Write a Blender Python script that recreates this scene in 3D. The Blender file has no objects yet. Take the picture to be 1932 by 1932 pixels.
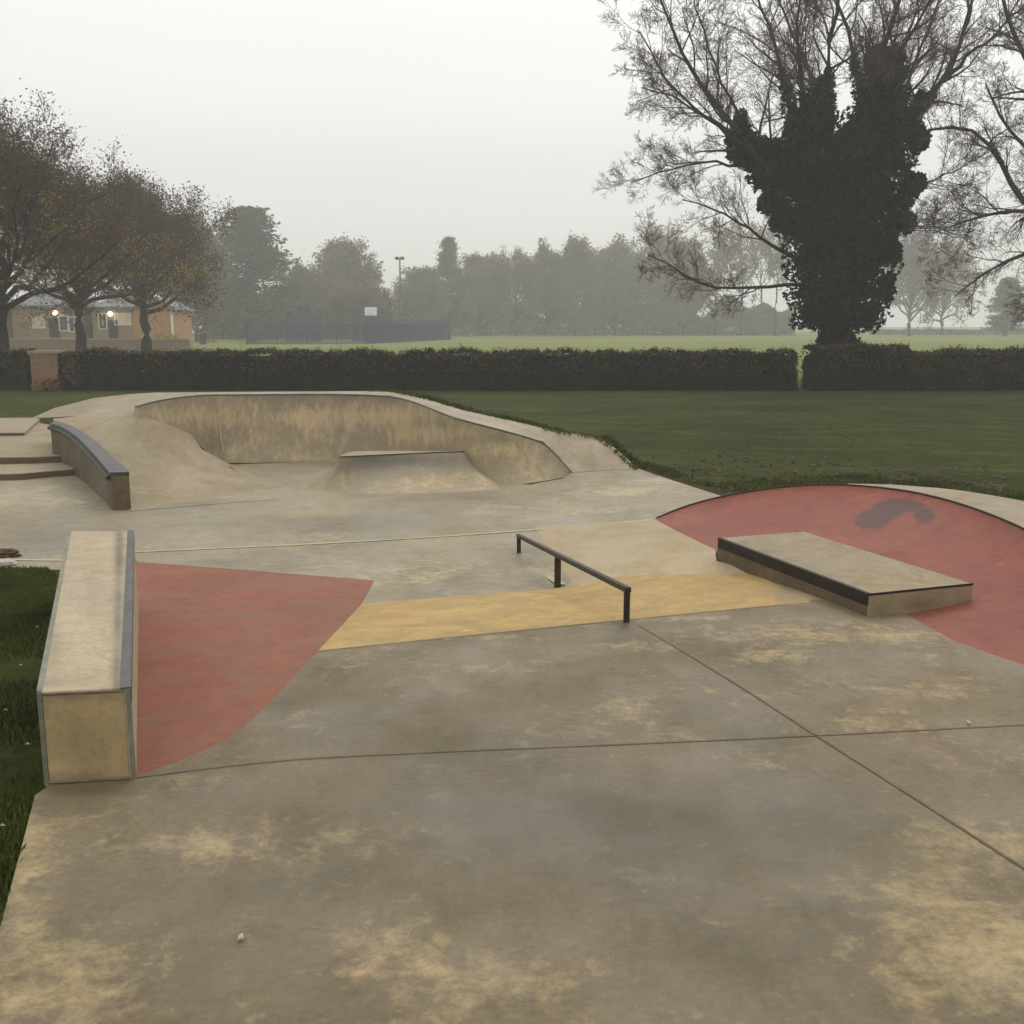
import bpy, math, random
import numpy as np
from mathutils import Vector, Matrix, noise
from mathutils.geometry import delaunay_2d_cdt

sc = bpy.context.scene
COL = sc.collection
rng = random.Random(7)

# ------------------------------------------------------------------ camera
CZ = 2.0; F = 1981.0; HALF = 966.0; PITCH = math.radians(10.13)
cam_d = bpy.data.cameras.new('camera'); cam = bpy.data.objects.new('camera', cam_d); COL.objects.link(cam)
cam.location = (0, 0, CZ); cam.rotation_euler = (math.radians(90) - PITCH, 0, 0)
cam_d.sensor_width = 36; cam_d.lens = 36 * F / 1932; cam_d.clip_start = 0.05; cam_d.clip_end = 3000
sc.camera = cam
CP, SP = math.cos(PITCH), math.sin(PITCH)

def P(x, y, z):
    """point at height z seen at survey mark (x, y)"""
    a = (x - HALF) / F; b = (y - HALF) / F
    dy = CP - b * SP; dz = -SP - b * CP
    t = (z - CZ) / dz
    return Vector((a * t, dy * t, z))
def D(x, y, d):
    """point at ground distance d seen at survey mark (x, y)"""
    a = (x - HALF) / F; b = (y - HALF) / F
    dy = CP - b * SP; dz = -SP - b * CP
    t = d / dy
    return Vector((a * t, d, CZ + dz * t))
def proj(p):
    dy = p[1] * CP - (p[2] - CZ) * SP; up = p[1] * SP + (p[2] - CZ) * CP
    return HALF + F * p[0] / dy, HALF - F * up / dy

GZ = -0.45        # level of the field

# ------------------------------------------------------------------ materials
def srgb(r, g, b, k=1.0):
    f = lambda c: (c / 255 / 12.92 if c / 255 <= .04045 else ((c / 255 + .055) / 1.055) ** 2.4) * k
    return (f(r), f(g), f(b), 1)

class NT:
    def __init__(s, name):
        s.m = bpy.data.materials.new(name); s.m.use_nodes = True
        s.t = s.m.node_tree; s.b = s.t.nodes['Principled BSDF']
        s.tc = s.t.nodes.new('ShaderNodeTexCoord')
    def n(s, k, **kw):
        o = s.t.nodes.new(k)
        for a, v in kw.items():
            if a.startswith('i_'):
                o.inputs[a[2:].replace('_', ' ')].default_value = v
            else: setattr(o, a, v)
        return o
    def l(s, a, b): s.t.links.new(a, b)
    def noise(s, scale, detail=4, rough=.6, stretch=None, dist=0):
        o = s.n('ShaderNodeTexNoise', i_Scale=scale, i_Detail=detail, i_Roughness=rough, i_Distortion=dist)
        src = s.tc.outputs['Object']
        if stretch:
            mp = s.n('ShaderNodeMapping'); mp.inputs['Scale'].default_value = stretch
            s.l(src, mp.inputs['Vector']); src = mp.outputs['Vector']
        s.l(src, o.inputs['Vector']); return o.outputs['Fac']
    def ramp(s, fac, lo, hi):
        o = s.n('ShaderNodeMapRange'); o.inputs['From Min'].default_value = lo; o.inputs['From Max'].default_value = hi
        o.clamp = True
        s.l(fac, o.inputs['Value']); return o.outputs['Result']
    def math(s, op, a, b, clamp=False):
        o = s.n('ShaderNodeMath', operation=op); o.use_clamp = clamp
        for i, v in enumerate((a, b)):
            if isinstance(v, (int, float)): o.inputs[i].default_value = v
            else: s.l(v, o.inputs[i])
        return o.outputs[0]
    def mix(s, fac, a, b, blend='MIX'):
        o = s.n('ShaderNodeMix', data_type='RGBA', blend_type=blend)
        if isinstance(fac, (int, float)): o.inputs[0].default_value = fac
        else: s.l(fac, o.inputs[0])
        for i, v in ((6, a), (7, b)):
            if isinstance(v, tuple): o.inputs[i].default_value = v
            else: s.l(v, o.inputs[i])
        return o.outputs[2]
    def attr(s, name):
        return s.n('ShaderNodeAttribute', attribute_name=name).outputs['Fac']
    def bump(s, h, strength, dist=.01):
        o = s.n('ShaderNodeBump', i_Strength=strength, i_Distance=dist); s.l(h, o.inputs['Height'])
        s.l(o.outputs['Normal'], s.b.inputs['Normal'])

CK = 1.0
def concrete(name, c1, c2, tan, tanbase=0.0, rough=(.55, .85), streak=None, tanscale=1.6, mott=.55, grain=.4):
    s = NT(name)
    big = s.ramp(s.noise(.6, 5, .62), .38, .62)
    base = s.mix(big, c1, c2)
    med = s.ramp(s.noise(3.1, 8, .74, dist=.5), .42, .62)
    lo_, hi_ = (c1, c2) if c1[0] < c2[0] else (c2, c1)
    dk = tuple(v * .72 for v in lo_[:3]) + (1,)
    base = s.mix(s.math('MULTIPLY', med, mott), base, hi_)
    md2 = s.ramp(s.noise(5.5, 8, .78, dist=.3), .5, .7)
    base = s.mix(s.math('MULTIPLY', md2, mott * 1.1), base, dk)
    # warm pinkish brown film
    pk = s.ramp(s.noise(1.3, 6, .7, dist=.3), .5, .68)
    base = s.mix(s.math('MULTIPLY', pk, .16), base, srgb(156, 120, 90))
    # light tan wear and painted floor reflections, torn edges
    n1 = s.noise(tanscale, 6, .7, stretch=streak, dist=.5); n2 = s.noise(tanscale * 6, 6, .75, stretch=streak)
    t = s.math('ADD', s.attr('tan'), tanbase)
    t = s.math('ADD', t, s.math('MULTIPLY', s.math('SUBTRACT', n1, .5), 2.3))
    t = s.math('ADD', t, s.math('MULTIPLY', s.math('SUBTRACT', n2, .5), 2.3))
    t = s.ramp(t, .36, 1.0)
    base = s.mix(s.math('MULTIPLY', t, .7), base, tan)
    # curved wheel scuffs and hairline crazing
    for sc_, w_, k_ in ((.55, .004, .5), (1.5, .006, .35), (.9, .012, .22)):
        rd = s.math('ABSOLUTE', s.math('SUBTRACT', s.noise(sc_, 2, .4, dist=1.2), .5), 0)
        ln = s.math('SUBTRACT', 1.0, s.ramp(rd, 0, w_))
        ln = s.math('MULTIPLY', ln, s.ramp(s.noise(sc_ * 3, 4, .7), .5, .62))
        base = s.mix(s.math('MULTIPLY', ln, k_), base, dk)
    dn = s.ramp(s.noise(1.6, 6, .65), .3, .65)
    damp_shade = s.math('MULTIPLY', s.attr('damp_shade'), s.math('ADD', s.math('MULTIPLY', dn, .6), .5), True)
    base = s.mix(damp_shade, base, srgb(84, 79, 64))
    al = s.ramp(s.noise(.9, 6, .7, dist=.4), .5, .68)
    base = s.mix(s.math('MULTIPLY', al, .25), base, srgb(108, 98, 66))
    fine = s.ramp(s.noise(30, 3, .75), .35, .7)
    base = s.mix(s.math('MULTIPLY', fine, grain), base, tuple(v * .5 for v in lo_[:3]) + (1,))
    sp = s.ramp(s.noise(14, 8, .85), .6, .68)
    base = s.mix(s.math('MULTIPLY', sp, .4), base, srgb(200, 182, 142))
    s.l(base, s.b.inputs['Base Color'])
    r = s.n('ShaderNodeMapRange'); s.l(s.ramp(s.noise(1.4, 5, .6), .35, .65), r.inputs['Value'])
    r.inputs['To Min'].default_value = rough[0] - .12; r.inputs['To Max'].default_value = rough[1]
    s.l(s.math('SUBTRACT', r.outputs[0], s.math('MULTIPLY', damp_shade, .22)), s.b.inputs['Roughness'])
    s.b.inputs['Specular IOR Level'].default_value = .45
    s.bump(s.noise(40, 5, .75), .5, .008)
    return s.m

def paint(name, c1, c2, worn, wornamt=.35, rough=.6):
    s = NT(name)
    base = s.mix(s.ramp(s.noise(.9, 5, .65, dist=.5), .34, .68), c1, c2)
    w = s.math('MULTIPLY', s.ramp(s.noise(2.3, 8, .78, dist=.8), .46, .68), wornamt)
    base = s.mix(s.math('MULTIPLY', s.ramp(s.noise(6, 8, .8), .45, .66), .5), base, tuple(v * .62 for v in c1[:3]) + (1,))
    base = s.mix(s.math('MULTIPLY', s.ramp(s.noise(4, 8, .85), .56, .66), .4), base, tuple(min(1, v * 1.35 + .03) for v in c2[:3]) + (1,))
    base = s.mix(w, base, worn)
    base = s.mix(s.math('MULTIPLY', s.ramp(s.math('ADD', s.attr('tan'), s.math('MULTIPLY', s.math('SUBTRACT', s.noise(11, 6, .75), .5), 2.2)), .42, .8), .85), base, srgb(150, 134, 104))
    base = s.mix(s.math('MULTIPLY', s.ramp(s.math('ADD', s.attr('damp_shade'), s.math('MULTIPLY', s.math('SUBTRACT', s.noise(5, 6, .75), .5), 2.2)), .5, .95), .85), base, srgb(84, 68, 64))
    fine = s.ramp(s.noise(34, 5, .8), .35, .75)
    base = s.mix(s.math('MULTIPLY', fine, .22), base, srgb(70, 50, 42))
    s.l(base, s.b.inputs['Base Color'])
    s.b.inputs['Roughness'].default_value = rough + .12; s.b.inputs['Specular IOR Level'].default_value = .22
    s.bump(s.noise(60, 5, .7), .3, .005)
    return s.m

def simple(name, c1, c2=None, scale=5, rough=.8, metal=0.0, bump=0.0, emit=None, trans=0.0, spec=.3, stretch=None):
    s = NT(name)
    if c2: s.l(s.mix(s.ramp(s.noise(scale, 5, .65, stretch=stretch), .33, .68), c1, c2), s.b.inputs['Base Color'])
    else: s.b.inputs['Base Color'].default_value = c1
    s.b.inputs['Roughness'].default_value = rough; s.b.inputs['Metallic'].default_value = metal
    s.b.inputs['Specular IOR Level'].default_value = spec
    if bump: s.bump(s.noise(scale * 4, 5, .7), bump, .02)
    if emit:
        s.b.inputs['Emission Color'].default_value = emit[0]; s.b.inputs['Emission Strength'].default_value = emit[1]
    return s.m

M = {}
GREY = srgb(150, 139, 115); GREY2 = srgb(128, 118, 97)
M['plateau'] = concrete('concrete_worn', srgb(103,93,70), srgb(128,114,87), srgb(190, 167, 121), .12)
M['flat'] = concrete('concrete_lower', srgb(133, 123, 101), srgb(158, 146, 118), srgb(196, 180, 145), .18, rough=(.45, .8))
M['pad'] = concrete('concrete_pad', srgb(164, 147, 112), srgb(178, 158, 120), srgb(194, 172, 132), .2)
M['deck'] = concrete('concrete_deck', srgb(146, 132, 110), srgb(162, 148, 122), srgb(186, 168, 136), .2)
M['bowl'] = concrete('concrete_bowl', srgb(142, 130, 106), srgb(164, 150, 122), srgb(212, 186, 142), .34, tanscale=1.2, streak=(1.6, 1.6, .6), mott=.5, grain=.25)
M['bank'] = concrete('concrete_bank', srgb(142, 127, 99), srgb(160, 144, 112), srgb(184, 164, 126), .2)
M['ledge'] = concrete('concrete_ledge', srgb(172, 158, 130), srgb(188, 172, 142), srgb(204, 184, 154), .25)
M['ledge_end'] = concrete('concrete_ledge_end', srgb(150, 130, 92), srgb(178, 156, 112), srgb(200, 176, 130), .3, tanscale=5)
M['ledge_dark'] = concrete('concrete_ledge_dirt_shade', srgb(74, 64, 44), srgb(104, 90, 62), srgb(146, 128, 90), .15, tanscale=5)  # dirt, plus the shadow under the curved ledge's cap put in the colour
M['red'] = paint('red_paint', srgb(138, 84, 66), srgb(154, 98, 78), srgb(128, 104, 82), .85)
M['red2'] = paint('red_paint_bowl', srgb(130, 70, 58), srgb(156, 88, 73), srgb(132, 84, 66), .7, .5)
M['yellow'] = paint('yellow_paint', srgb(178, 148, 92), srgb(198, 168, 108), srgb(152, 134, 98), 1.0)
M['joint'] = simple('joint_dirt', srgb(92, 82, 64), srgb(122, 110, 88), 5)
M['jointlight'] = simple('joint_pale', srgb(186, 174, 142), srgb(166, 154, 124), 4)
M['steel'] = simple('steel_edge', srgb(104, 102, 98), srgb(78, 78, 74), 7, rough=.5, metal=.4)
M['steel_dark'] = simple('steel_black_shade', srgb(52, 48, 44), srgb(38, 34, 30), 7, rough=.5, metal=.5)
M['steel_green'] = simple('steel_weathered', srgb(140, 140, 122), srgb(112, 112, 98), 8, rough=.5, metal=.3)
M['rail'] = simple('rail_steel', srgb(46, 40, 34), srgb(66, 52, 38), 12, rough=.45, metal=.5)
M['ivy'] = simple('ivy_leaf', srgb(16, 22, 11), srgb(34, 42, 20), 3, rough=1, spec=.04)
M['hedge'] = simple('hedge_leaf', srgb(24, 26, 14), srgb(42, 43, 22), 1.5, rough=1, spec=.04)
M['hedge2'] = simple('hedge_leaf_brown', srgb(52, 52, 32), srgb(74, 68, 42), 1.5, rough=1, spec=.04)
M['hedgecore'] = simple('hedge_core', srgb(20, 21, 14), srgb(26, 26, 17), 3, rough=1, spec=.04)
M['tips'] = simple('hedge_tips', srgb(78, 78, 40), srgb(112, 94, 54), 2, rough=1, spec=.04)
M['bark'] = simple('bark', srgb(44, 40, 32), srgb(62, 56, 45), 6, rough=1, spec=.04)
M['twig'] = simple('twig', srgb(68, 60, 50), srgb(92, 82, 68), 2, rough=1, spec=.04)
M['twigbrown'] = simple('twig_brown', srgb(76, 62, 50), srgb(96, 80, 62), 1, rough=1, spec=.04)
M['russet'] = simple('leaf_russet', srgb(98, 78, 56), srgb(72, 62, 44), .8, rough=1, spec=.04)
M['yleaf'] = simple('leaf_yellow', srgb(150, 138, 40), srgb(166, 130, 48), 1, rough=.8)
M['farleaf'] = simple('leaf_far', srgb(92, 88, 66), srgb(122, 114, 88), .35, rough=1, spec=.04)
M['conifer'] = simple('leaf_conifer', srgb(52, 60, 40), srgb(72, 78, 54), .35, rough=1, spec=.04)
M['blade'] = simple('grass_blade', srgb(54, 62, 26), srgb(92, 98, 44), 1.3, rough=.8, spec=.1)
M['orange'] = simple('leaf_orange', srgb(150, 102, 50), srgb(112, 80, 44), 3, rough=.8)
M['roof'] = simple('roof_slate', srgb(128, 130, 132), srgb(108, 110, 112), .8, rough=.6)
M['frame'] = simple('window_frame_white', srgb(214, 210, 200), rough=.5)
M['glass'] = simple('window_glass', srgb(40, 42, 44), srgb(64, 66, 66), .4, rough=.15, spec=.6)
M['pale_glass'] = simple('window_lit_pale', srgb(190, 176, 146), srgb(210, 196, 168), 1)  # pale panes: the glow of a lit room put in the colour
M['lamp'] = simple('lamp_lit', srgb(255, 246, 224), emit=(srgb(255, 240, 210), 6))
M['blue'] = simple('fence_blue', srgb(34, 44, 78), srgb(44, 54, 86), .3, rough=.5)
M['white'] = simple('board_white', srgb(228, 230, 230))
M['dark'] = simple('dark_plastic', srgb(36, 40, 38), srgb(48, 50, 46), 2)
M['pole'] = simple('pole_grey', srgb(96, 98, 96), rough=.5, metal=.4)
M['bag'] = simple('bag_white', srgb(190, 186, 180), srgb(160, 156, 150), 9, rough=.5)
M['leaf_dead'] = simple('leaf_dead', srgb(88, 66, 44), srgb(58, 44, 32), 20)
M['leaf_pale'] = simple('leaf_pale', srgb(198, 184, 156), srgb(170, 150, 110), 20)

def brick(name, a, b, m):
    s = NT(name)
    br = s.n('ShaderNodeTexBrick'); br.inputs['Scale'].default_value = 4.5
    br.inputs['Color1'].default_value = a; br.inputs['Color2'].default_value = b; br.inputs['Mortar'].default_value = m
    mp = s.n('ShaderNodeMapping'); mp.inputs['Rotation'].default_value = (math.radians(90), 0, 0)
    s.l(s.tc.outputs['Object'], mp.inputs['Vector']); s.l(mp.outputs[0], br.inputs['Vector'])
    c = s.mix(s.math('MULTIPLY', s.ramp(s.noise(.8, 4), .4, .7), .35), br.outputs['Color'], m)
    s.l(c, s.b.inputs['Base Color']); s.b.inputs['Roughness'].default_value = .9
    return s.m
M['brick'] = brick('brick_buff', srgb(134, 108, 78), srgb(146, 120, 88), srgb(142, 126, 102))
M['brick_o'] = brick('brick_orange', srgb(160, 118, 80), srgb(174, 130, 90), srgb(160, 130, 98))
M['brick_w'] = brick('brick_wall', srgb(108, 92, 72), srgb(122, 104, 82), srgb(112, 102, 84))
M['brick_p'] = brick('brick_pier', srgb(136, 104, 68), srgb(112, 86, 58), srgb(130, 112, 86))

def grassmat():
    s = NT('lawn')
    a = s.mix(s.ramp(s.noise(.25, 6, .65, stretch=(1, 1.2, 1)), .36, .66), srgb(54, 62, 28), srgb(74, 82, 36))
    a = s.mix(s.math('MULTIPLY', s.ramp(s.noise(.9, 6, .7, dist=.5), .5, .72), .6), a, srgb(52, 46, 28))
    a = s.mix(s.math('MULTIPLY', s.ramp(s.noise(7, 6, .8), .4, .7), .5), a, srgb(30, 36, 16))
    a = s.mix(s.math('MULTIPLY', s.ramp(s.noise(.5, 8, .8, stretch=(.6, 1.6, 1), dist=.6), .5, .64), .7), a, srgb(88, 94, 44))
    a = s.mix(s.math('MULTIPLY', s.ramp(s.noise(2.2, 8, .85), .54, .66), .7), a, srgb(40, 34, 18))
    # the open playing field beyond the hedge is mown grass, paled by haze put in the colour
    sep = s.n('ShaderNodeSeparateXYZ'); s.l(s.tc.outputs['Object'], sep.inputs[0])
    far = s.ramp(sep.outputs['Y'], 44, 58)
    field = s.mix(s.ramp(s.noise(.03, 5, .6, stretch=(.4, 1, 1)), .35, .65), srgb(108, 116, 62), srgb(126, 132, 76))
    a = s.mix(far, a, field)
    s.l(a, s.b.inputs['Base Color']); s.b.inputs['Roughness'].default_value = .95
    s.b.inputs['Specular IOR Level'].default_value = .05
    s.bump(s.noise(14, 6, .8), .8, .05)
    return s.m
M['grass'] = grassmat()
M['soil'] = simple('soil_edge', srgb(52, 44, 28), srgb(64, 60, 34), 2.5, rough=.95, bump=.6, spec=.05)

# ------------------------------------------------------------------ stains and painted reflections: (x, y, rx, ry, amount)
TAN = [(380,1592,90,26,.7),(150,1790,150,34,.5),(40,1640,45,130,.6),(452,1765,14,20,.5),(1180,1335,48,26,.75),
 (1405,1432,70,20,1.0),(1290,1387,70,14,.7),(1440,1195,150,14,.7),(1200,1218,110,10,.5),(1750,1300,90,14,.7),
 (1850,1575,150,40,.5),(1730,1690,110,60,.5),(1890,1800,140,70,.8),(800,1810,130,70,.5),(90,1890,150,50,.6),
 (640,1560,90,18,.35),(1600,1362,40,20,.7),(890,1258,60,8,.4),(320,1475,160,14,.4),(1150,1830,80,50,.3),(1430,1240,110,12,.55),
 (780,1085,110,14,.6),(700,1065,160,8,.5),(1200,926,70,5,1.2),(930,960,70,6,.5),(1100,965,60,7,.5),(1270,910,60,14,.4),(450,1020,60,5,.4),  # includes pale reflections on the lower floor, put in as colour
 (1010,1075,50,8,.6),(620,1012,120,5,.4),(1080,1180,70,5,.4),(1650,1205,100,10,.6),(1750,1235,90,6,.4),(60,935,150,22,.75),(250,925,60,12,.3)]
DAMP = [(1180,1570,420,110,.75),(900,1400,420,70,.35),(1560,1560,150,90,.3),(900,1520,400,50,.3),(1500,1780,220,90,.25),
 (700,990,300,16,.45),(700,1060,200,8,.2),(860,940,140,10,.35),(120,1010,160,26,.5),(980,1040,60,14,.35),(500,1120,0.1,0.1,0),
 (640,1680,160,60,.25),(1330,1050,0.1,0.1,0),(1150,1205,14,26,.5),(200,1400,60,60,.2)]
TAN = [(x, y, rx * 1.15, ry * 1.15, a * .72) for x, y, rx, ry, a in TAN] + [(1860,1780,260,190,.28),(120,1860,260,110,.28),(820,1860,260,90,.25),(560,1600,300,60,.12),(1500,1230,300,50,.2),(1250,1400,260,30,.14),(1700,1330,200,40,.15),(60,1560,40,120,.35),(1500,1122,55,18,1.2),(1180,1167,320,4,.5),(850,1203,260,4,.5),(640,1180,30,40,.25),(480,1345,60,30,.2),(690,1105,30,14,.4),(1780,1195,60,14,.4)]
DAMP += [(160,1490,110,7,.9),(330,1480,200,30,.25),(1180,1182,26,10,.8),(1480,1110,170,9,.3)]
def stain_shade_attr(me, extra_tan=(), extra_damp_shade=()):
    n = len(me.vertices); co = np.empty(n * 3); me.vertices.foreach_get('co', co); co = co.reshape(-1, 3)
    dy = co[:, 1] * CP - (co[:, 2] - CZ) * SP; dy = np.maximum(dy, .3)
    up = co[:, 1] * SP + (co[:, 2] - CZ) * CP
    X = HALF + F * co[:, 0] / dy; Y = HALF - F * up / dy
    for nm, lst in (('tan', list(extra_tan)), ('damp_shade', list(extra_damp_shade))):
        v = np.zeros(n)
        for (x, y, rx, ry, a) in lst:
            v += a * np.exp(-((X - x) / rx) ** 2 - ((Y - y) / ry) ** 2)
        at = me.attributes.new(nm, 'FLOAT', 'POINT'); at.data.foreach_set('value', v.astype(np.float32))

# ------------------------------------------------------------------ mesh helpers
def obj_from(name, verts, faces, mat, parent=None, smooth=False, mats=None, midx=None):
    me = bpy.data.meshes.new(name); me.from_pydata([tuple(v) for v in verts], [], faces)
    me.materials.append(mat)
    if mats:
        for m in mats: me.materials.append(m)
        me.polygons.foreach_set('material_index', midx)
    if smooth: me.polygons.foreach_set('use_smooth', [True] * len(me.polygons))
    me.update()
    o = bpy.data.objects.new(name, me); COL.objects.link(o)
    if parent: o.parent = parent
    return o
def tag(o, label, cat, group=None, kind=None):
    if label: o['label'] = label
    if cat: o['category'] = cat
    if group: o['group'] = group
    if kind: o['kind'] = kind
    return o
def struct(o, kind='structure'):
    o['kind'] = kind; return o
def thing(name, loc, label, cat, group=None):
    o = bpy.data.objects.new(name, None); COL.objects.link(o); o.location = loc
    o.empty_display_size = .2
    return tag(o, label, cat, group)
def rebase(root):
    """parts were modelled in world space: keep them there"""
    inv = Matrix.Translation(-Vector(root.location))
    done = set()
    for ch in [c for c in bpy.data.objects if c.parent == root]:
        ch.data.transform(inv)
        for g in [c for c in bpy.data.objects if c.parent == ch]: g.data.transform(inv)

def mvc(poly, vals, p):
    n = len(poly); d = poly - p; r = np.hypot(d[:, 0], d[:, 1]) + 1e-9
    d2 = np.roll(d, -1, 0); r2 = np.roll(r, -1)
    cr = d[:, 0] * d2[:, 1] - d[:, 1] * d2[:, 0]; dt = (d * d2).sum(1)
    tn = (r * r2 - dt) / np.where(abs(cr) < 1e-12, 1e-12, cr)
    w = (np.roll(tn, 1) + tn) / r
    return float((w * vals).sum() / w.sum())
def inside(poly, x, y):
    c = False; j = len(poly) - 1
    for i in range(len(poly)):
        if (poly[i][1] > y) != (poly[j][1] > y) and x < (poly[j][0] - poly[i][0]) * (y - poly[i][1]) / (poly[j][1] - poly[i][1]) + poly[i][0]: c = not c
        j = i
    return c
def densify(pts, sp, closed=True):
    out = []; n = len(pts)
    for i in range(n if closed else n - 1):
        a = pts[i]; b = pts[(i + 1) % n]; k = max(1, int((b - a).length / sp))
        for j in range(k): out.append(a.lerp(b, j / k))
    if not closed: out.append(pts[-1])
    return out
def fill(name, marks, sp, mat, parent=None, world=False, wob=0.0, grow=1.0):
    pts = [Vector(m) for m in marks] if world else [P(*m) for m in marks]
    # area sign
    A = sum(pts[i].x * pts[(i + 1) % len(pts)].y - pts[(i + 1) % len(pts)].x * pts[i].y for i in range(len(pts)))
    if A < 0: pts.reverse()
    bd = densify(pts, sp * 1.5)
    poly = np.array([[p.x, p.y] for p in bd]); vals = np.array([p.z for p in bd])
    planar = max(vals) - min(vals) < 1e-6
    vs = [Vector((p.x, p.y)) for p in bd]; nb = len(bd)
    x0, y0 = poly.min(0); x1, y1 = poly.max(0)
    y = y0 + sp
    while y < y1:
        s_ = sp * (1 + grow * max(0, y - 6) / 10)
        x = x0 + s_ * .5
        while x < x1:
            if inside(poly, x, y):
                if np.hypot(poly[:, 0] - x, poly[:, 1] - y).min() > s_ * .45: vs.append(Vector((x, y)))
            x += s_
        y += s_
    r = delaunay_2d_cdt(vs, [], [list(range(nb))], 1, 1e-6)
    V = []
    for v in r[0]:
        i = len(V)
        orig = r[3][i]
        if planar: z = vals[0]
        elif orig and orig[0] < nb: z = vals[orig[0]]
        else: z = mvc(poly, vals, np.array([v.x, v.y]))
        if wob and not (orig and orig[0] < nb): z += wob * noise.noise(Vector((v.x, v.y, 0)) * .7)
        V.append((v.x, v.y, z))
    o = obj_from(name, V, [list(f) for f in r[2]], mat, parent, smooth=not planar)
    stain_shade_attr(o.data, TAN, DAMP)
    return o
def resample(pts, n):
    L = [0]
    for i in range(1, len(pts)): L.append(L[-1] + (pts[i] - pts[i - 1]).length)
    out = []
    for k in range(n):
        t = L[-1] * k / (n - 1); i = 0
        while i < len(L) - 2 and L[i + 1] < t: i += 1
        u = (t - L[i]) / max(1e-9, L[i + 1] - L[i]); out.append(pts[i].lerp(pts[i + 1], min(1, u)))
    return out
def smoothline(pts, it=2):
    for _ in range(it):
        q = [pts[0]]
        for a, b in zip(pts, pts[1:]): q += [a.lerp(b, .25), a.lerp(b, .75)]
        q.append(pts[-1]); pts = q
    return pts
def loft(name, A, B, nu, nv, mat, parent=None, prof=lambda s: s, xyprof=lambda s: s, param='len', et=(), ed=()):
    if param == 'len': A = resample(A, nu); B = resample(B, nu)
    nu = len(A); V = []; Fc = []
    for i in range(nu):
        for j in range(nv):
            s = j / (nv - 1); p = A[i].lerp(B[i], xyprof(s)); z = A[i].z + (B[i].z - A[i].z) * prof(s)
            V.append((p.x, p.y, z))
    for i in range(nu - 1):
        for j in range(nv - 1):
            a = i * nv + j; Fc.append([a, a + nv, a + nv + 1, a + 1])
    o = obj_from(name, V, Fc, mat, parent, smooth=True)
    stain_shade_attr(o.data, et, ed)
    return o
def subdivide(o, cuts):
    import bmesh
    bm = bmesh.new(); bm.from_mesh(o.data); bmesh.ops.subdivide_edges(bm, edges=bm.edges[:], cuts=cuts, use_grid_fill=True); bm.to_mesh(o.data); bm.free()
def prism(name, top, zb, mat, parent=None, bevel=.008, et=(), ed=(), cuts=0):
    """top: list of Vector corners; zb: base level (or list)"""
    n = len(top); zb = zb if isinstance(zb, (list, tuple)) else [zb] * n
    A = sum(top[i].x * top[(i + 1) % n].y - top[(i + 1) % n].x * top[i].y for i in range(n))
    if A < 0: top = top[::-1]; zb = list(zb)[::-1]
    V = [tuple(p) for p in top] + [(p.x, p.y, z) for p, z in zip(top, zb)]
    Fc = [list(range(n)), list(range(2 * n - 1, n - 1, -1))] + [[i, i + n, (i + 1) % n + n, (i + 1) % n] for i in range(n)]
    o = obj_from(name, V, Fc, mat, parent)
    if bevel:
        m = o.modifiers.new('bevel', 'BEVEL'); m.width = bevel; m.segments = 2; m.limit_method = 'ANGLE'
    if cuts: subdivide(o, cuts)
    stain_shade_attr(o.data, et, ed)
    return o
def boxv(x0, x1, y0, y1, z0, z1):
    V = [(x0, y0, z0), (x1, y0, z0), (x1, y1, z0), (x0, y1, z0), (x0, y0, z1), (x1, y0, z1), (x1, y1, z1), (x0, y1, z1)]
    Fc = [[3, 2, 1, 0], [4, 5, 6, 7], [0, 1, 5, 4], [1, 2, 6, 5], [2, 3, 7, 6], [3, 0, 4, 7]]
    return V, Fc
class MB:
    def __init__(s): s.V = []; s.F = []
    def add(s, V, Fc):
        n = len(s.V); s.V += [tuple(v) for v in V]; s.F += [[i + n for i in f] for f in Fc]
    def box(s, *a): s.add(*boxv(*a)); return s
    def tube(s, pts, rad, k=6, cap=True):
        n0 = len(s.V); n = len(pts)
        up = Vector((0, 0, 1))
        for i, p in enumerate(pts):
            d = (pts[min(i + 1, n - 1)] - pts[max(i - 1, 0)])
            if d.length < 1e-9: d = Vector((0, 0, 1))
            d.normalize(); a = d.cross(up)
            if a.length < .05: a = d.cross(Vector((1, 0, 0)))
            a.normalize(); b = d.cross(a); r = rad[i] if isinstance(rad, (list, tuple)) else rad
            for j in range(k):
                t = 2 * math.pi * j / k; q = p + a * (r * math.cos(t)) + b * (r * math.sin(t)); s.V.append((q.x, q.y, q.z))
        for i in range(n - 1):
            for j in range(k):
                a = n0 + i * k + j; b = n0 + i * k + (j + 1) % k
                s.F.append([a, b, b + k, a + k])
        if cap:
            s.F.append([n0 + j for j in range(k)][::-1]); s.F.append([n0 + (n - 1) * k + j for j in range(k)])
        return s
    def leaf(s, p, size, rg=rng):
        u = Vector((rg.gauss(0, 1), rg.gauss(0, 1), rg.gauss(0, 1))).normalized()
        v = u.orthogonal().normalized(); w = u.cross(v); a = rg.uniform(0, 6.28)
        e = v * math.cos(a) + w * math.sin(a); f = u.cross(e)
        e = e * size; f = f * (size * rg.uniform(.45, .8))
        n = len(s.V)
        for q in (p - e, p - f * .9 + e * .1, p + e, p + f * .9 + e * .1): s.V.append((q.x, q.y, q.z))
        s.F.append([n, n + 1, n + 2, n + 3])
    def build(s, name, mat, parent=None, smooth=False): return obj_from(name, s.V, s.F, mat, parent, smooth)

# ================================================================== SKATEPARK GROUND
LO = -.35
CUR = [(m.x, m.y, 0) for m in smoothline([Vector(q) for q in [(250,1467,0),(330,1440,0),(445,1388,0),(530,1303,0),(600,1228,0)]], 2)]
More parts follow.
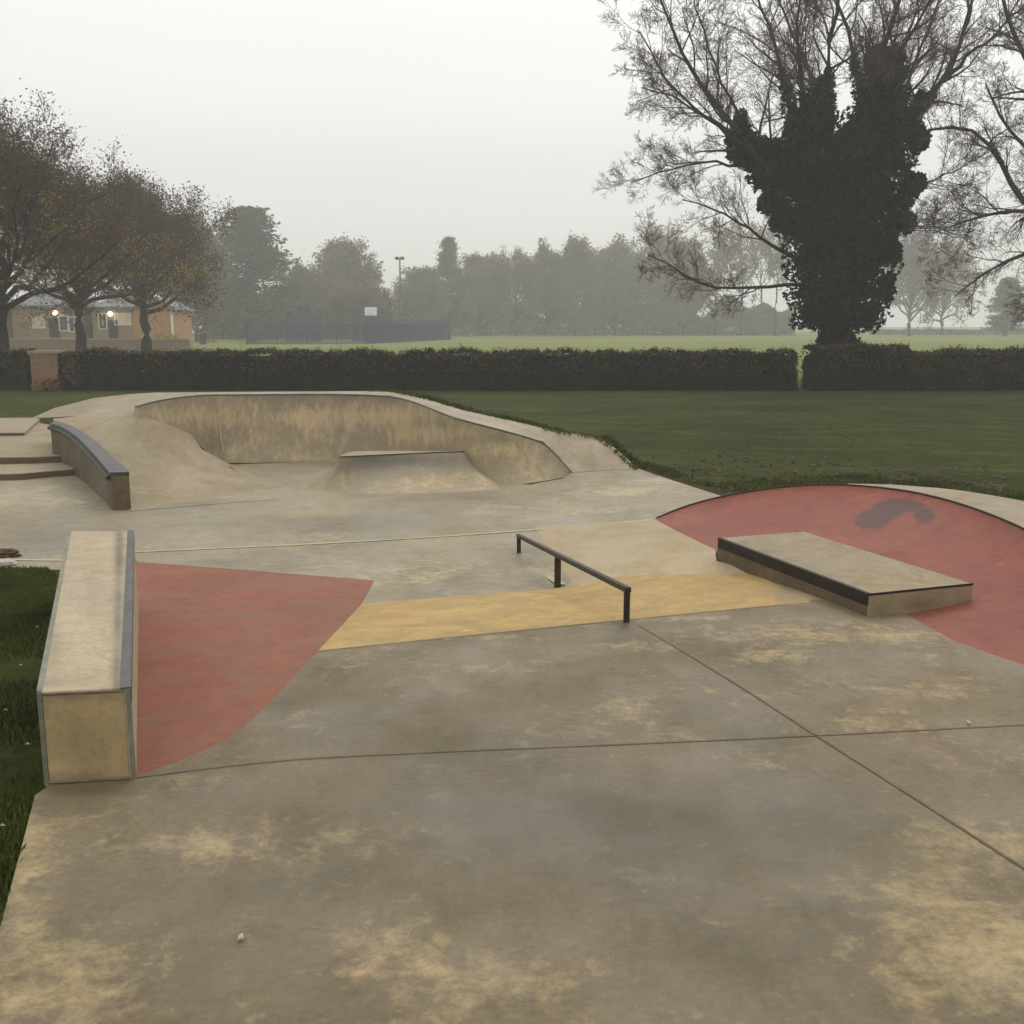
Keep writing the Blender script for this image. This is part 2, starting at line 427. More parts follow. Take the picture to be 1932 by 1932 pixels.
# near plateau
plateau = fill('concrete_floor', [(-500,2600,0),(-150,2150,0),(-12,1795,0),(40,1600,0),(66,1500,0),(90,1484,0)] + CUR + [
    (1180,1169,0),(1529,1136,0),(1427,1083,-.04),(1352,1058,-.03),(1620,1122,0),(1660,1135,0),(1716,1163,0),(1802,1210,0),(1932,1255,0),(2300,1430,0),(3000,1800,0),(3300,2600,0)], .06, M['plateau'])
struct(plateau)
# sloping apron beyond the yellow bank, then the lower floor
apron = fill('concrete_apron', [(707,1095,-.27),(683,1139,-.25),(1065,1108,-.25),(1080,1098,-.26),(1015,1003,LO),(960,1005,LO),(700,1022,LO),(600,1027,LO),(250,1042,LO),(258,1060,-.345)], .14, M['flat'])
struct(apron)
lower = fill('lower_floor', [(-900,1075,LO),(120,1075,LO),(250,1062,LO),(250,1042,LO),(600,1027,LO),(700,1022,LO),(960,1005,LO),(1015,1003,LO),(1010,992,LO),(1236,980,LO),(1300,953,-.3),(1365,937,-.27),
    (1290,913,-.26),(1240,897,-.24),(1205,884,-.172),(1080,891,-.203),(1060,902,-.3),(1000,914,LO),(800,896,LO),(735,872,LO),(640,870,LO),(434,876,LO+.02),(483,924,LO),(245,963,LO),(212,948,LO),(165,884,LO),(-900,890,LO)], .2, M['flat'], grow=.6)
struct(lower)
pad = fill('pale_floor', [(1080,1098,-.26),(1065,1108,-.25),(1185,1085,-.19),(1427,1083,-.04),(1352,1058,-.03),(1349,1037,-.05),(1275,1001,-.24),(1236,980,LO),(1010,992,LO),(1015,1003,LO)], .14, M['pad'])
struct(pad)

# yellow bank
yb = fill('yellow_bank', [(600,1228,0),(1180,1169,0),(1529,1136,0),(1427,1083,-.04),(1185,1085,-.19),(1065,1108,-.25),(683,1139,-.25)], .11, M['yellow'])
tag(yb, 'worn yellow painted strip of concrete bank crossing below the low rail', 'bank')
# red triangular bank
rb = fill('red_bank', [(683,1139,-.25),(707,1095,-.27),(480,1077,-.31),(258,1060,-.345),(180,1050,-.36),(150,1484,0)] + CUR, .11, M['red'])
tag(rb, 'dull red painted triangular bank beside the long pale ledge', 'bank')

# joints cut in the slabs
def strip(name, marks, w, mat, parent, lift=.004):
    pts = resample(smoothline([P(*m) for m in marks], 2), 40)
    V = []; Fc = []
    for i, p in enumerate(pts):
        d = (pts[min(i + 1, 39)] - pts[max(i - 1, 0)]).normalized(); s = Vector((-d.y, d.x, 0))
        ww = w * (1 + .35 * noise.noise(p * 3))
        for k in (-.5, .5):
            q = p + s * ww * k + Vector((0, 0, lift)); V.append(q)
        if i: Fc.append([2 * i - 2, 2 * i - 1, 2 * i + 1, 2 * i][::-1])
    return obj_from(name, V, Fc, mat, parent)
strip('slab_joint', [(255,1468,0),(500,1437,0),(700,1425,0),(1250,1402,0),(1540,1389,0),(1932,1368,0),(2300,1350,0)], .010, M['joint'], plateau)
strip('slab_joint', [(1205,1180,0),(1400,1297,0),(1540,1389,0),(1700,1490,0),(1932,1640,0),(2200,1810,0)], .013, M['joint'], plateau)
strip('slab_joint', [(600,1229,0),(900,1198,0),(1180,1170,0),(1500,1139,0)], .007, M['joint'], plateau)
strip('slab_joint', [(250,1042,LO),(600,1027,LO),(960,1005,LO),(1230,981,LO)], .06, M['jointlight'], lower, .006)
strip('slab_joint', [(245,965,LO),(420,950,LO),(600,938,LO)], .03, M['joint'], lower, .005)
strip('slab_joint', [(-300,1062,LO),(0,1056,LO),(120,1058,LO)], .06, M['jointlight'], lower, .006)
strip('rail_scuff', [(980,1058,-.345),(1020,1080,-.30),(1060,1105,-.25)], .08, M['jointlight'], apron, .012)

# ================================================================== BOWL
bowl = thing('concrete_bowl', (-2.5, 18, LO), 'tan stained concrete bowl with a high curved back wall and pale raised deck', 'skate bowl')
rim = [P(255,767,.74),P(290,757,.77),P(331,750,.79),P(377,745,.8),P(411,744.5,.8),P(500,744,.8),P(620,743,.8),P(736,746,.8),P(780,757,.76),P(822,774,.70),P(856,788,.62),P(950,812,.42),P(1025,833,.22),P(1052,860,0.02),P(1080,890,-.2)]
base = [P(400,868,LO),P(408,871,LO),P(412,873,LO),P(416,873,LO),P(424,874,LO),P(510,873,LO),P(625,871,LO),P(735,874,LO),P(772,883,LO),P(802,893,LO),P(832,901,LO),P(905,911,LO),P(968,915,LO),P(1020,909,-.33),P(1072,899,-.27)]
rim_s = smoothline(rim, 2); base_s = smoothline(base, 2)
def qp(s): return 1 - math.sqrt(max(0, 1 - (s * .985) ** 2)) if True else s
qn = qp(1)
BT = [(430,790,60,25,.5),(560,790,60,20,.5),(690,785,110,20,.7),(470,840,50,20,.3),(820,820,80,16,.6),(930,850,60,12,.5),(340,785,60,12,.5)]
BD = [(640,748,320,7,.8),(850,800,60,6,.5),(940,826,60,6,.5),(640,815,40,50,.25),(540,872,120,5,.4),(400,840,26,34,.35)]  # dark bands along the rim: shade under the coping, painted in
loft('wall', base_s, rim_s, len(rim_s), 28, M['bowl'], bowl, prof=lambda s: qp(s) / qn, et=BT, ed=BD, param='idx')
# metal coping along the rim
mb = MB(); mb.tube([p + Vector((0, 0, -.006)) for p in resample(rim_s, 120)], .013, 8); mb.build('coping', M['steel'], bowl, True)
# vertical pale seam on the wall
ws = base_s; wr = rim_s
best = min(range(len(wr)), key=lambda i: abs(proj(wr[i])[0] - 411))
sm = []
for j in range(16):
    s = .45 + .5 * j / 15; p = ws[best].lerp(wr[best], s); p.z = ws[best].z + (wr[best].z - ws[best].z) * qp(s) / qn; sm.append(p + Vector((.0, -.004, .002)))
mb = MB(); mb.tube(sm, .016, 5); mb.build('wall_seam', M['jointlight'], bowl)
# left flank: deck edge dropping to the floor, hides the foot of the wall
flank_t = [P(255,767,.74),P(300,795,.57),P(360,819,.36),P(381,848,.12),P(434,876,-.18),P(483,924,LO)]
# deck behind and around the rim
outer = [P(59,789,.32),P(102,770,.5),P(176,751,.68),P(240,744,.74),P(293,740.5,.76),P(500,739,.78),P(700,738,.78),P(740,738.5,.78),P(800,751,.72),P(880,775,.56),P(960,792,.46),P(1060,815,.32),P(1130,825,.22),P(1160,845,.1),P(1200,880,-.15),P(1205,884,-.17)]
deck_i = [P(146,785,.42)] + rim
deck_marks = outer + [P(1080,891,-.2)] + rim[::-1][1:] + [P(285,789,.6), P(146,785,.44)]
dk = fill('deck', [tuple(p) for p in deck_marks], .22, M['deck'], bowl, world=True)
bk = fill('side_bank', [tuple(p) for p in [P(146,785,.44),P(285,789,.6),P(330,806,.47),P(360,819,.36),P(381,848,.12),P(434,876,-.18),P(483,924,LO),P(245,963,LO),P(225,940,-.25),P(165,850,.16),P(130,812,.3),P(103,797,.36),P(100,790,.36)]], .16, M['bank'], bowl, world=True)
# small triangle between rim end and bank
lf = [P(255,767,.74),P(285,789,.6),P(330,806,.47),P(360,819,.36),P(381,848,.12),P(434,876,-.18),P(483,924,LO)]
fl = loft('flank_wall', [p + Vector((.25, .35, -(p.z - LO))) for p in smoothline(lf)], smoothline(lf), 40, 8, M['bank'], bowl)
# grassy shoulders outside the deck
def skirt(name, edge, out, zb, mat, drop=.0):
    n = 60; E = resample(edge, n); V = []; Fc = []; K = 7
    for i, p in enumerate(E):
        d = (E[min(i + 1, n - 1)] - E[max(i - 1, 0)]); o_ = Vector((-d.y, d.x, 0)).normalized() * out
        for j in range(K):
            s = j / (K - 1); q = p + o_ * s; q.z = (p.z - drop) * (1 - s * s * (3 - 2 * s)) + zb * (s * s * (3 - 2 * s))
            q.z += .03 * noise.noise(q * 2) * (1 if 0 < j < K - 1 else 0); V.append(q)
    for i in range(n - 1):
        for j in range(K - 1):
            a = i * K + j; Fc.append([a, a + 1, a + K + 1, a + K])
    return struct(obj_from(name, V, Fc, mat, None, True))
skirt('grass_shoulder', outer[1:], .9, GZ - .01, M['grass'], .03)
rebase(bowl)

# hump in the middle of the bowl
hump = thing('concrete_hump', (-1.2, 15.4, LO), 'squat concrete hump with a curved dark front and narrow flat top, before the bowl wall', 'skate hump')
tp = [P(640,863,.10),P(700,859,.11),P(760,857.5,.11),P(820,855.5,.11),P(876,853,.11),P(873,850,.11),P(770,850.5,.11),P(672,851,.11),P(655,854,.105),P(643,859,.10)]
zl = LO + .004
f_ = [P(612,926,zl),P(690,932,zl),P(765,933,zl),P(850,932,zl),P(945,928,zl)]
def off(p, dx, dy): return Vector((p.x + dx, p.y + dy, zl))
f_ += [off(tp[5], .5, .5), off(tp[6], 0, .7), off(tp[7], -.4, .7), off(tp[8], -.75, .35), off(tp[9], -.55, -.15)]
def ring(q, n):
    o = []
    for i in range(len(q)):
        for k in range(n): o.append(q[i].lerp(q[(i + 1) % len(q)], k / n))
    return o + [o[0]]
loft('sides', ring(f_, 6)[::-1], ring(tp, 6)[::-1], 61, 18, M['bowl'], hump, prof=lambda s: qp(s) / qn * .5 + s * .5, param='idx', et=[(800,915,120,14,.25)], ed=[(760,870,150,22,.95),(690,880,60,30,.4)])  # front darkened towards its top, the curve's shading put in the colour
b_ = fill('top', [tuple(p) for p in tp], .2, M['deck'], hump, world=True)
mb = MB(); mb.tube([p + Vector((0, 0, .008)) for p in (tp[0], tp[2], tp[4])], .008, 6); mb.build('edge', M['steel_dark'], hump)
rebase(hump)

# ================================================================== RED QUARTER PIPE
qpipe = thing('red_quarter_pipe', (4, 9, 0), 'red painted curved quarter pipe with a grey paint blot, edged by lawn', 'quarter pipe')
lip = [P(1238,978,LO),P(1295,954,-.2),P(1365,936,-.03),P(1470,919,.18),P(1568,913,.3),P(1685,922,.36),P(1763,937,.37),P(1841,960,.38),P(1932,997,.38),P(2150,1110,.38),P(2500,1300,.38)]
bs = [P(1236,980,LO),P(1275,1001,-.24),P(1349,1037,-.05),P(1430,1065,-.02),P(1530,1095,-.01),P(1660,1135,0),P(1716,1163,0),P(1802,1210,0),P(1932,1255,0),P(2300,1430,0),P(3000,1800,0)]
GR = [(1632,984,24,16,1.3),(1655,970,28,16,1.2),(1685,958,30,18,1.4),(1715,950,26,9,1.1),(1744,973,20,16,1.7),(1660,990,14,12,.7)]
loft('ramp_face', [p + Vector((-.03, -.05, -.012)) for p in smoothline(bs)], smoothline(lip), 220, 90, M['red2'], qpipe, prof=lambda s: (qp(s) / qn) * .75 + .25 * s * s, ed=GR, et=[(1480,985,60,12,.18),(1420,960,60,10,.12),(1850,1180,60,40,.12)])
mb = MB(); lips = resample(smoothline(lip), 90); mb.tube([p + Vector((0, 0, .004)) for p in lips], .010, 8); mb.build('coping', M['steel_dark'], qpipe, True)  # thin lip line, its dark tone painted as concrete shadow
lo_ = [P(1600,912.5,.32),P(1685,914,.36),P(1724,917,.37),P(1800,923,.38),P(1932,944,.38),P(2200,1010,.38),P(2700,1150,.38)]
li_ = [P(1600,914,.32),P(1685,922,.36),P(1763,937,.37),P(1841,960,.38),P(1932,997,.38),P(2150,1110,.38),P(2500,1300,.38)]
loft('deck', smoothline(li_), smoothline(lo_), 60, 8, M['deck'], qpipe)
rebase(qpipe)
skirt('grass_shoulder', [P(1205,884,-.17),P(1240,897,-.24),P(1290,913,-.26),P(1365,936,-.27)], 1.0, GZ - .01, M['soil'], .02)
skirt('grass_shoulder', [P(1365,935,-.04),P(1470,918,.17),P(1568,912.5,.3),P(1600,912.3,.32),P(1685,914,.36),P(1724,917,.37),P(1800,923,.38),P(1932,944,.38),P(2200,1010,.38),P(2700,1150,.38)], 1.8, GZ - .01, M['grass'], .02)

# ================================================================== LEDGES
def coping_box(name, a, b, w, h, side, mat, parent, proud=.003):
    """steel angle along a top edge a->b, lying w inward and h down"""
    d = (b - a); d.z = 0; d.normalize(); s = Vector((-d.y, d.x, 0)) * side
    mb = MB()
    def bar(o1, o2, z0, z1):
        V = [a + s * o1, b + s * o1, b + s * o2, a + s * o2]
        mb.add([v + Vector((0, 0, z0)) for v in V] + [v + Vector((0, 0, z1)) for v in V], [[0, 1, 2, 3], [7, 6, 5, 4], [0, 4, 5, 1], [1, 5, 6, 2], [2, 6, 7, 3], [3, 7, 4, 0]])
    bar(-proud, w, -.004, proud); bar(-proud, .006, -h, -.0041)
    return mb.build(name, mat, parent)
ZT = .426
l1 = thing('grind_ledge', (-2.5, 6, 0), 'long pale concrete ledge with steel edges beside the red triangular bank', 'ledge')
c = [P(70,1305,ZT), P(246,1297,ZT), P(252,1001,ZT), P(129,1002,ZT)]
zs = .426
prism('body', c, [-.02, -.02, -.5, -.5], M['ledge'], l1, cuts=28, ed=[(226 - (y - 1001) * .02, y, 9, 26, .75 if (y // 40) % 3 else .4) for y in range(1015, 1300, 40)] + [(150,1290,90,8,.4),(100,1230,14,60,.25),(175,1120,20,60,.2)], et=[(150,1180,40,60,.3)])
# darker cast end panel, slightly proud
n_ = (c[1] - c[0]).normalized(); out_ = Vector((n_.y, -n_.x, 0)) * .004
e0 = c[0] + n_ * .022; e1 = c[1] - n_ * .03
pn = [e0 + out_, e1 + out_]
V = [Vector((pn[0].x, pn[0].y, .0)), Vector((pn[1].x, pn[1].y, .0)), Vector((pn[1].x, pn[1].y, ZT - .012)), Vector((pn[0].x, pn[0].y, ZT - .012))]
o = obj_from('end_panel', V + [v - out_ * 2 for v in V], [[0, 1, 2, 3], [4, 7, 6, 5], [0, 4, 5, 1], [1, 5, 6, 2], [2, 6, 7, 3], [3, 7, 4, 0]], M['ledge_end'], l1); subdivide(o, 16); stain_shade_attr(o.data, [(110,1450,40,24,.6),(215,1430,20,50,.6)], [(155,1395,50,50,.25),(160,1312,90,10,.4),(150,1465,60,8,.3)])
coping_box('steel_edge', c[1], c[2], .044, .07, 1, M['steel'], l1)
coping_box('steel_edge', c[0], c[3], .02, .07, -1, M['steel_green'], l1)
for q, w in ((c[0], 1), (c[1], -1)):
    mb = MB(); a = q + n_ * (.0 * w); b = q + n_ * (.02 * w)
    VV = [a + out_ * 2, b + out_ * 2, b - out_, a - out_]
    if w < 0: VV = [b + out_ * 2, a + out_ * 2, a - out_, b - out_]
    mb.add([Vector((v.x, v.y, .0)) for v in VV] + [Vector((v.x, v.y, ZT - .004)) for v in VV], [[3, 2, 1, 0], [4, 5, 6, 7], [0, 1, 5, 4], [1, 2, 6, 5], [2, 3, 7, 6], [3, 0, 4, 7]])
    mb.build('steel_upright', M['steel_green'], l1)
mb = MB(); z_ = ZT - .012
a = e0 + out_ * 1.5; b = e1 + out_ * 1.5
mb.tube([Vector((a.x, a.y, z_)), Vector((b.x, b.y, z_))], .006, 5); mb.build('seam', M['joint'], l1)
mb = MB(); mb.tube([Vector((a.x, a.y, .006)), Vector((b.x, b.y, .006))], .008, 5); mb.build('seam', M['joint'], l1)
rebase(l1)

# low manual pad on the right
l3 = thing('low_platform', (2.5, 8, 0), 'low wide concrete platform with a black steel front edge jutting over the red ramp', 'platform')
zt = .158
c3 = [P(1355,1015,zt), P(1638,1121,zt), P(1836,1101,zt), P(1517,1003,zt)]
prism('body', c3, [-.1, -.02, -.02, -.3], M['bank'], l3, cuts=24, ed=[(1400 + k * 42, 1026 + k * 15.5, 26, 6, .6) for k in range(6)] + [(1740,1140,40,16,.6),(1660,1150,16,20,.5)])
n3 = (c3[1] - c3[0]).normalized(); o3 = Vector((n3.y, -n3.x, 0))
coping_box('steel_edge', c3[0], c3[1], .03, .085, 1, M['steel_dark'], l3)
coping_box('steel_edge', c3[1], c3[2], .006, .012, 1, M['steel_dark'], l3)
o = obj_from('front_panel', [c3[0] + o3 * .004 + Vector((0, 0, -.25)), c3[1] + o3 * .004 + Vector((0, 0, -.17)), c3[1] + o3 * .004 + Vector((0, 0, -.086)), c3[0] + o3 * .004 + Vector((0, 0, -.086)),
    c3[0] + Vector((0, 0, -.25)), c3[1] + Vector((0, 0, -.17)), c3[1] + Vector((0, 0, -.086)), c3[0] + Vector((0, 0, -.086))], [[0, 1, 2, 3], [4, 7, 6, 5], [0, 4, 5, 1], [1, 5, 6, 2], [2, 6, 7, 3], [3, 7, 4, 0]], M['ledge_dark'], l3); stain_shade_attr(o.data)
rebase(l3)

# curved ledge on the left
l2 = thing('curved_ledge', (-6, 15, 0), 'curved dark sided concrete ledge with a steel capped top beside the steps', 'ledge')
L = smoothline([P(95,800,.36), P(117,805,.35), P(147,825,.30), P(180,860,.20), P(208,893,.13)], 2)
R = smoothline([P(104,796,.36), P(131,802,.35), P(166,822,.30), P(205,856,.20), P(243,892,.13)], 2)
L = resample(L, 24); R = resample(R, 24)
V = []; Fc = []; n = 24
for a, b in zip(L, R): V += [a, b, Vector((b.x, b.y, -.6)), Vector((a.x, a.y, -.6))]
for i in range(n - 1):
    for j in range(4): p = i * 4 + j; q = i * 4 + (j + 1) % 4; Fc.append([p, p + 4, q + 4, q])
Fc += [[0, 1, 2, 3], [(n - 1) * 4 + k for k in (3, 2, 1, 0)]]
o = obj_from('body', V, Fc, M['ledge_dark'], l2); stain_shade_attr(o.data)
V = []; Fc = []
for a, b in zip(L, R):
    s = (b - a) * .03; up = Vector((0, 0, .012))
    V += [a - s + up, b + s + up, b + s - up * 3, a - s - up * 3]
for i in range(n - 1):
    for j in range(4): p = i * 4 + j; q = i * 4 + (j + 1) % 4; Fc.append([p, p + 4, q + 4, q])
Fc += [[0, 1, 2, 3], [(n - 1) * 4 + k for k in (3, 2, 1, 0)]]
obj_from('steel_cap', V, Fc, M['steel'], l2)
mb = MB(); mb.tube([p + Vector((-.02, -.01, -.06)) for p in L], .035, 6); mb.build('steel_edge', M['steel_dark'], l2)
rebase(l2)

# steps at the far left
st = thing('concrete_steps', (-9, 17, LO), 'two low concrete steps with dark risers left of the curved ledge', 'steps')
def slab(name, marks, zb, mat):
    o = prism(name, [P(*m) for m in marks], zb, mat, st, .006); return o
slab('step', [(-700,912,LO+.10),(40,893,LO+.10),(168,882,LO+.10),(160,850,LO+.10),(-700,850,LO+.10)], -.6, M['deck'])
slab('step', [(-700,872,LO+.21),(60,862,LO+.21),(152,858,LO+.21),(120,806,LO+.21),(58,795,LO+.21),(-700,800,LO+.21)], -.6, M['bank'])
slab('landing', [(-700,821,LO+.27),(0,816.5,LO+.27),(46,816,LO+.27),(75,790,LO+.27),(58,788,LO+.27),(-700,792,LO+.27)], -.6, M['deck'])
for mk, z_ in (([(-700,912),(40,893),(168,882)], LO + .10), ([(-700,872),(60,862),(152,858)], LO + .21), ([(-700,821),(0,816.5),(46,816)], LO + .27)):
    a_, b_, c_ = [P(x, y, z_) for x, y in mk]; mb = MB(); fr = Vector((0, -.012, 0)); V = []
    for p_ in (a_, b_, c_): V += [p_ + fr + Vector((0, 0, -.012)), p_ + fr + Vector((0, 0, -.11)), p_ - fr + Vector((0, 0, -.11)), p_ - fr + Vector((0, 0, -.012))]
    mb.add(V, [[0, 1, 5, 4], [4, 5, 9, 8], [1, 2, 6, 5], [5, 6, 10, 9], [3, 0, 4, 7], [7, 4, 8, 11]]); o = mb.build('riser', M['ledge_dark'], st); stain_shade_attr(o.data)
rebase(st)

# ================================================================== RAIL
rl = thing('grind_rail', P(1180,1172,0), 'low black steel grind rail on three posts descending over the yellow strip', 'rail')
rn = P(1181,1173,0); rf = P(978,1050,LO); rm = P(1068,1107,-.25)
tN = D(1183,1112, rn.y); tF = D(979,1011, rf.y)
mb = MB()
def sqbar(a, b, w, h):
    d = (b - a).normalized(); s = d.cross(Vector((0, 0, 1)))
    if s.length < .1: s = Vector((1, 0, 0)); u = Vector((0, 1, 0))
    else: s.normalize(); u = s.cross(d).normalized()
    s = s * w / 2; u = u * h / 2
    return [a - s - u, a + s - u, a + s + u, a - s + u, b - s - u, b + s - u, b + s + u, b - s + u], [[3, 2, 1, 0], [4, 5, 6, 7], [0, 1, 5, 4], [1, 2, 6, 5], [2, 3, 7, 6], [3, 0, 4, 7]]
mb.add(*sqbar(tF + (tF - tN).normalized() * .03, tN + (tN - tF).normalized() * .03, .045, .04))
o = mb.build('top_bar', M['rail'], rl); bv = o.modifiers.new('bevel', 'BEVEL'); bv.width = .008; bv.segments = 2
dd = (tN - tF)
for base_, w in ((rn, .04), (rm, .055), (rf, .042)):
    t = (base_.y - tF.y) / dd.y; top_ = tF + dd * t
    mb = MB(); b0 = Vector((top_.x, top_.y, base_.z - .01)); mb.add(*sqbar(b0, top_ - Vector((0, 0, .018)), w, w))
    o = mb.build('post', M['rail'], rl)
rebase(rl)

# ================================================================== GROUND
def ground():
    ys = [-6, 0, 4, 8, 12, 16, 20, 25, 30, 36, 42, 50, 60, 75, 95, 120, 150, 200, 260, 330, 420, 600, 1000]
    xs = [-900, -500, -300, -180, -110, -70, -45, -30, -20, -14, -9, -5, 0, 5, 9, 14, 20, 30, 45, 70, 110, 180, 300, 500, 900]
    V = [(x, y, GZ) for y in ys for x in xs]; nx = len(xs)
    Fc = [[j * nx + i, j * nx + i + 1, (j + 1) * nx + i + 1, (j + 1) * nx + i] for j in range(len(ys) - 1) for i in range(nx - 1)]
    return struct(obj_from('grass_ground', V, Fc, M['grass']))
ground()
# lawn left of the plateau, rising to its edge
ll = fill('lawn', [tuple(p) for p in [P(-500,2600,-.03),P(-150,2150,-.03),P(-12,1795,-.03),P(40,1600,-.03),P(66,1500,-.03),P(110,1484,-.03),P(130,1300,-.04),P(165,1150,-.12),P(165,1090,-.25),P(120,1073,LO-.02),P(-200,1076,LO-.02),P(-900,1078,LO-.02),P(-2600,1500,-.2),P(-3000,2600,-.2)]], .16, M['grass'], world=True, wob=.05)
struct(ll)

# ------------------------------------------------------------------ grass blades (countless)
def blades(name, area, n, h, seed, zf, w=.006, mat=None):
    rg = random.Random(seed); V = []; Fc = []
    poly = [(p.x, p.y) for p in area]; xs = [p[0] for p in poly]; ys = [p[1] for p in poly]; k = 0
    while k < n:
        x = rg.uniform(min(xs), max(xs)); y = min(ys) + (max(ys) - min(ys)) * rg.random() ** 1.2
        if not inside(poly, x, y): continue
        if noise.noise(Vector((x, y, 3)) * 1.5) < rg.uniform(-.6, .25): k += .3; continue
        z = zf(x, y); a = rg.uniform(0, 6.28); hh = h * rg.uniform(.4, 1.2); ln = rg.uniform(0, .8) * hh; b = rg.uniform(0, 6.28)
        dx, dy = math.cos(a) * w, math.sin(a) * w; i = len(V)
        lx, ly = math.cos(b) * ln, math.sin(b) * ln
        V += [(x - dx, y - dy, z - .01), (x + dx, y + dy, z - .01), (x + dx * .7 + lx * .4, y + dy * .7 + ly * .4, z + hh * .6), (x + lx, y + ly, z + hh)]
        Fc += [[i, i + 1, i + 2], [i, i + 2, i + 3]]; k += 1
    o = obj_from(name, V, Fc, mat or M['blade']); tag(o, None, None, None, 'stuff'); return o
lawn_pts = [tuple(v.co) for v in ll.data.vertices]
from mathutils.kdtree import KDTree
kd = KDTree(len(lawn_pts))
for i, p in enumerate(lawn_pts): kd.insert((p[0], p[1], 0), i)
kd.balance()
def lawn_z(x, y):
    s = 0; w = 0
    for co, i, d in kd.find_n((x, y, 0), 4): q = 1 / (d * d + 1e-4); s += q * lawn_pts[i][2]; w += q
    return s / w
tag(blades('grass', [P(-300,1900,0),P(-20,1800,0),P(38,1600,0),P(66,1490,0),P(82,1400,0),P(100,1250,0),P(140,1100,-.2),P(90,1079,-.35),P(-120,1079,-.35),P(-120,1400,-.1),P(-300,1700,-.1)], 42000, .045, 3, lawn_z), 'short dark grass growing left of the pale ledge', 'grass')
# scruffy edge beside the right hand concrete
eg = [P(1215,882,-.3),P(1290,908,-.4),P(1365,930,-.4),P(1470,913,-.4),P(1568,908,-.4),P(1700,909,-.4),P(1932,936,-.4),P(1932,926,GZ),P(1700,898,GZ),P(1480,900,GZ),P(1350,915,GZ),P(1270,888,GZ),P(1215,872,GZ)]
tag(blades('grass', eg, 7000, .06, 5, lambda x, y: GZ, .012), 'tufty lawn grass behind the red quarter pipe', 'grass')

_E = resample(outer[6:], 60)
def _ez(x, y): return min(_E, key=lambda q: (q.x - x) ** 2 + (q.y - y) ** 2).z - .05
_ar = [p + Vector((.16, .16, 0)) for p in outer[6:]] + [p - Vector((.06, .08, 0)) for p in outer[6:][::-1]]
tag(blades('grass', _ar, 5200, .09, 15, _ez, .012), 'ragged grass lapping over the outer edge of the bowl deck', 'grass')
# fallen leaves and litter in the grass
rg = random.Random(11)
for i, (x, y) in enumerate([(20,1560),(8,1600),(30,1340),(12,1360),(60,1330),(40,1270),(25,1660),(55,1440),(18,1210),(70,1180)]):
    p = P(x, y, -.08); p.z = lawn_z(p.x, p.y) + .035
    mb = MB(); s_ = .014
    V = [p + Vector((-s_, 0, 0)), p + Vector((-.3 * s_, -.6 * s_, .008)), p + Vector((s_, 0, .004)), p + Vector((-.2 * s_, .6 * s_, .01))]
    mb.add(V, [[0, 1, 2, 3]]); a = rg.uniform(0, 3)
    o = mb.build('fallen_leaf', M['leaf_pale'] if i % 2 else M['leaf_dead'])
    so = o.modifiers.new('thick', 'SOLIDIFY'); so.thickness = .001
    tag(o, ('pale' if i % 2 else 'brown') + ' fallen leaf lying in the grass left of the long ledge', 'leaf', 'fallen leaves in the left grass')
mb = MB()
for k in range(2600):
    x = rg.uniform(1100, 1900); y = rg.uniform(765, 930); p = P(x, y, GZ + .02)
    if noise.noise(Vector((p.x * .35, p.y * .25, 9))) < rg.uniform(-.1, .5) and y < 880: continue
    if y > 840 and x < 1180: continue
    a = rg.uniform(0, 6.28); u = Vector((math.cos(a), math.sin(a), rg.uniform(-.2, .2))) * .05; v = Vector((-math.sin(a), math.cos(a), rg.uniform(0, .4))) * .03
    mb.add([p - u, p - v, p + u, p + v], [[0, 1, 2, 3]])
tag(mb.build('fallen_leaves', M['leaf_dead']), 'brown fallen leaves strewn over the lawn right of the bowl', 'leaves', None, 'stuff')
for nm_, x, y, z, lb, ct in (('paper_scrap', 1828, 1362, 0, 'tiny white paper scrap on the slab near the right edge', 'litter'), ('feather', 455, 1768, 0, 'small pale feather lying on the near left concrete', 'feather')):
    p = P(x, y, z + .012); mb = MB(); w_ = .008
    mb.add([p + Vector((-w_, -w_ * 1.6, 0)), p + Vector((w_, -w_ * 1.4, .004)), p + Vector((w_ * 1.1, w_ * .4, -.003)), p + Vector((0, w_ * 2.8, .002)), p + Vector((-w_ * 1.1, w_ * .3, .006))], [[0, 1, 2, 3, 4]])
    o = mb.build(nm_, M['leaf_pale']); so_ = o.modifiers.new('thick', 'SOLIDIFY'); so_.thickness = .002; tag(o, lb, ct)
# crumpled white bag and dark clump by the kerb
def lump(name, p, r, sq, mat, seed, label, cat):
    import bmesh
    bm = bmesh.new(); bmesh.ops.create_icosphere(bm, subdivisions=3, radius=r)
    for v in bm.verts:
        k = 1 + .45 * noise.noise(v.co * (2.2 / r) + Vector((seed, 0, 0))) + .2 * noise.noise(v.co * (6 / r))
        v.co = Vector((v.co.x * k * 1.5, v.co.y * k, max(-r * .3, v.co.z * k * sq)))
    me = bpy.data.meshes.new(name); bm.to_mesh(me); me.materials.append(mat)
    o = bpy.data.objects.new(name, me); COL.objects.link(o); o.location = p + Vector((0, 0, r * .25)); tag(o, label, cat)
lump('plastic_bag', P(10,1066,LO), .07, .6, M['bag'], 1, 'crumpled white plastic bag at the kerb on the left edge', 'bag')
lump('leaf_clump', P(12,1050,LO), .09, .6, M['leaf_dead'], 5, 'dark clump of dead leaves heaped behind the white bag', 'leaves')

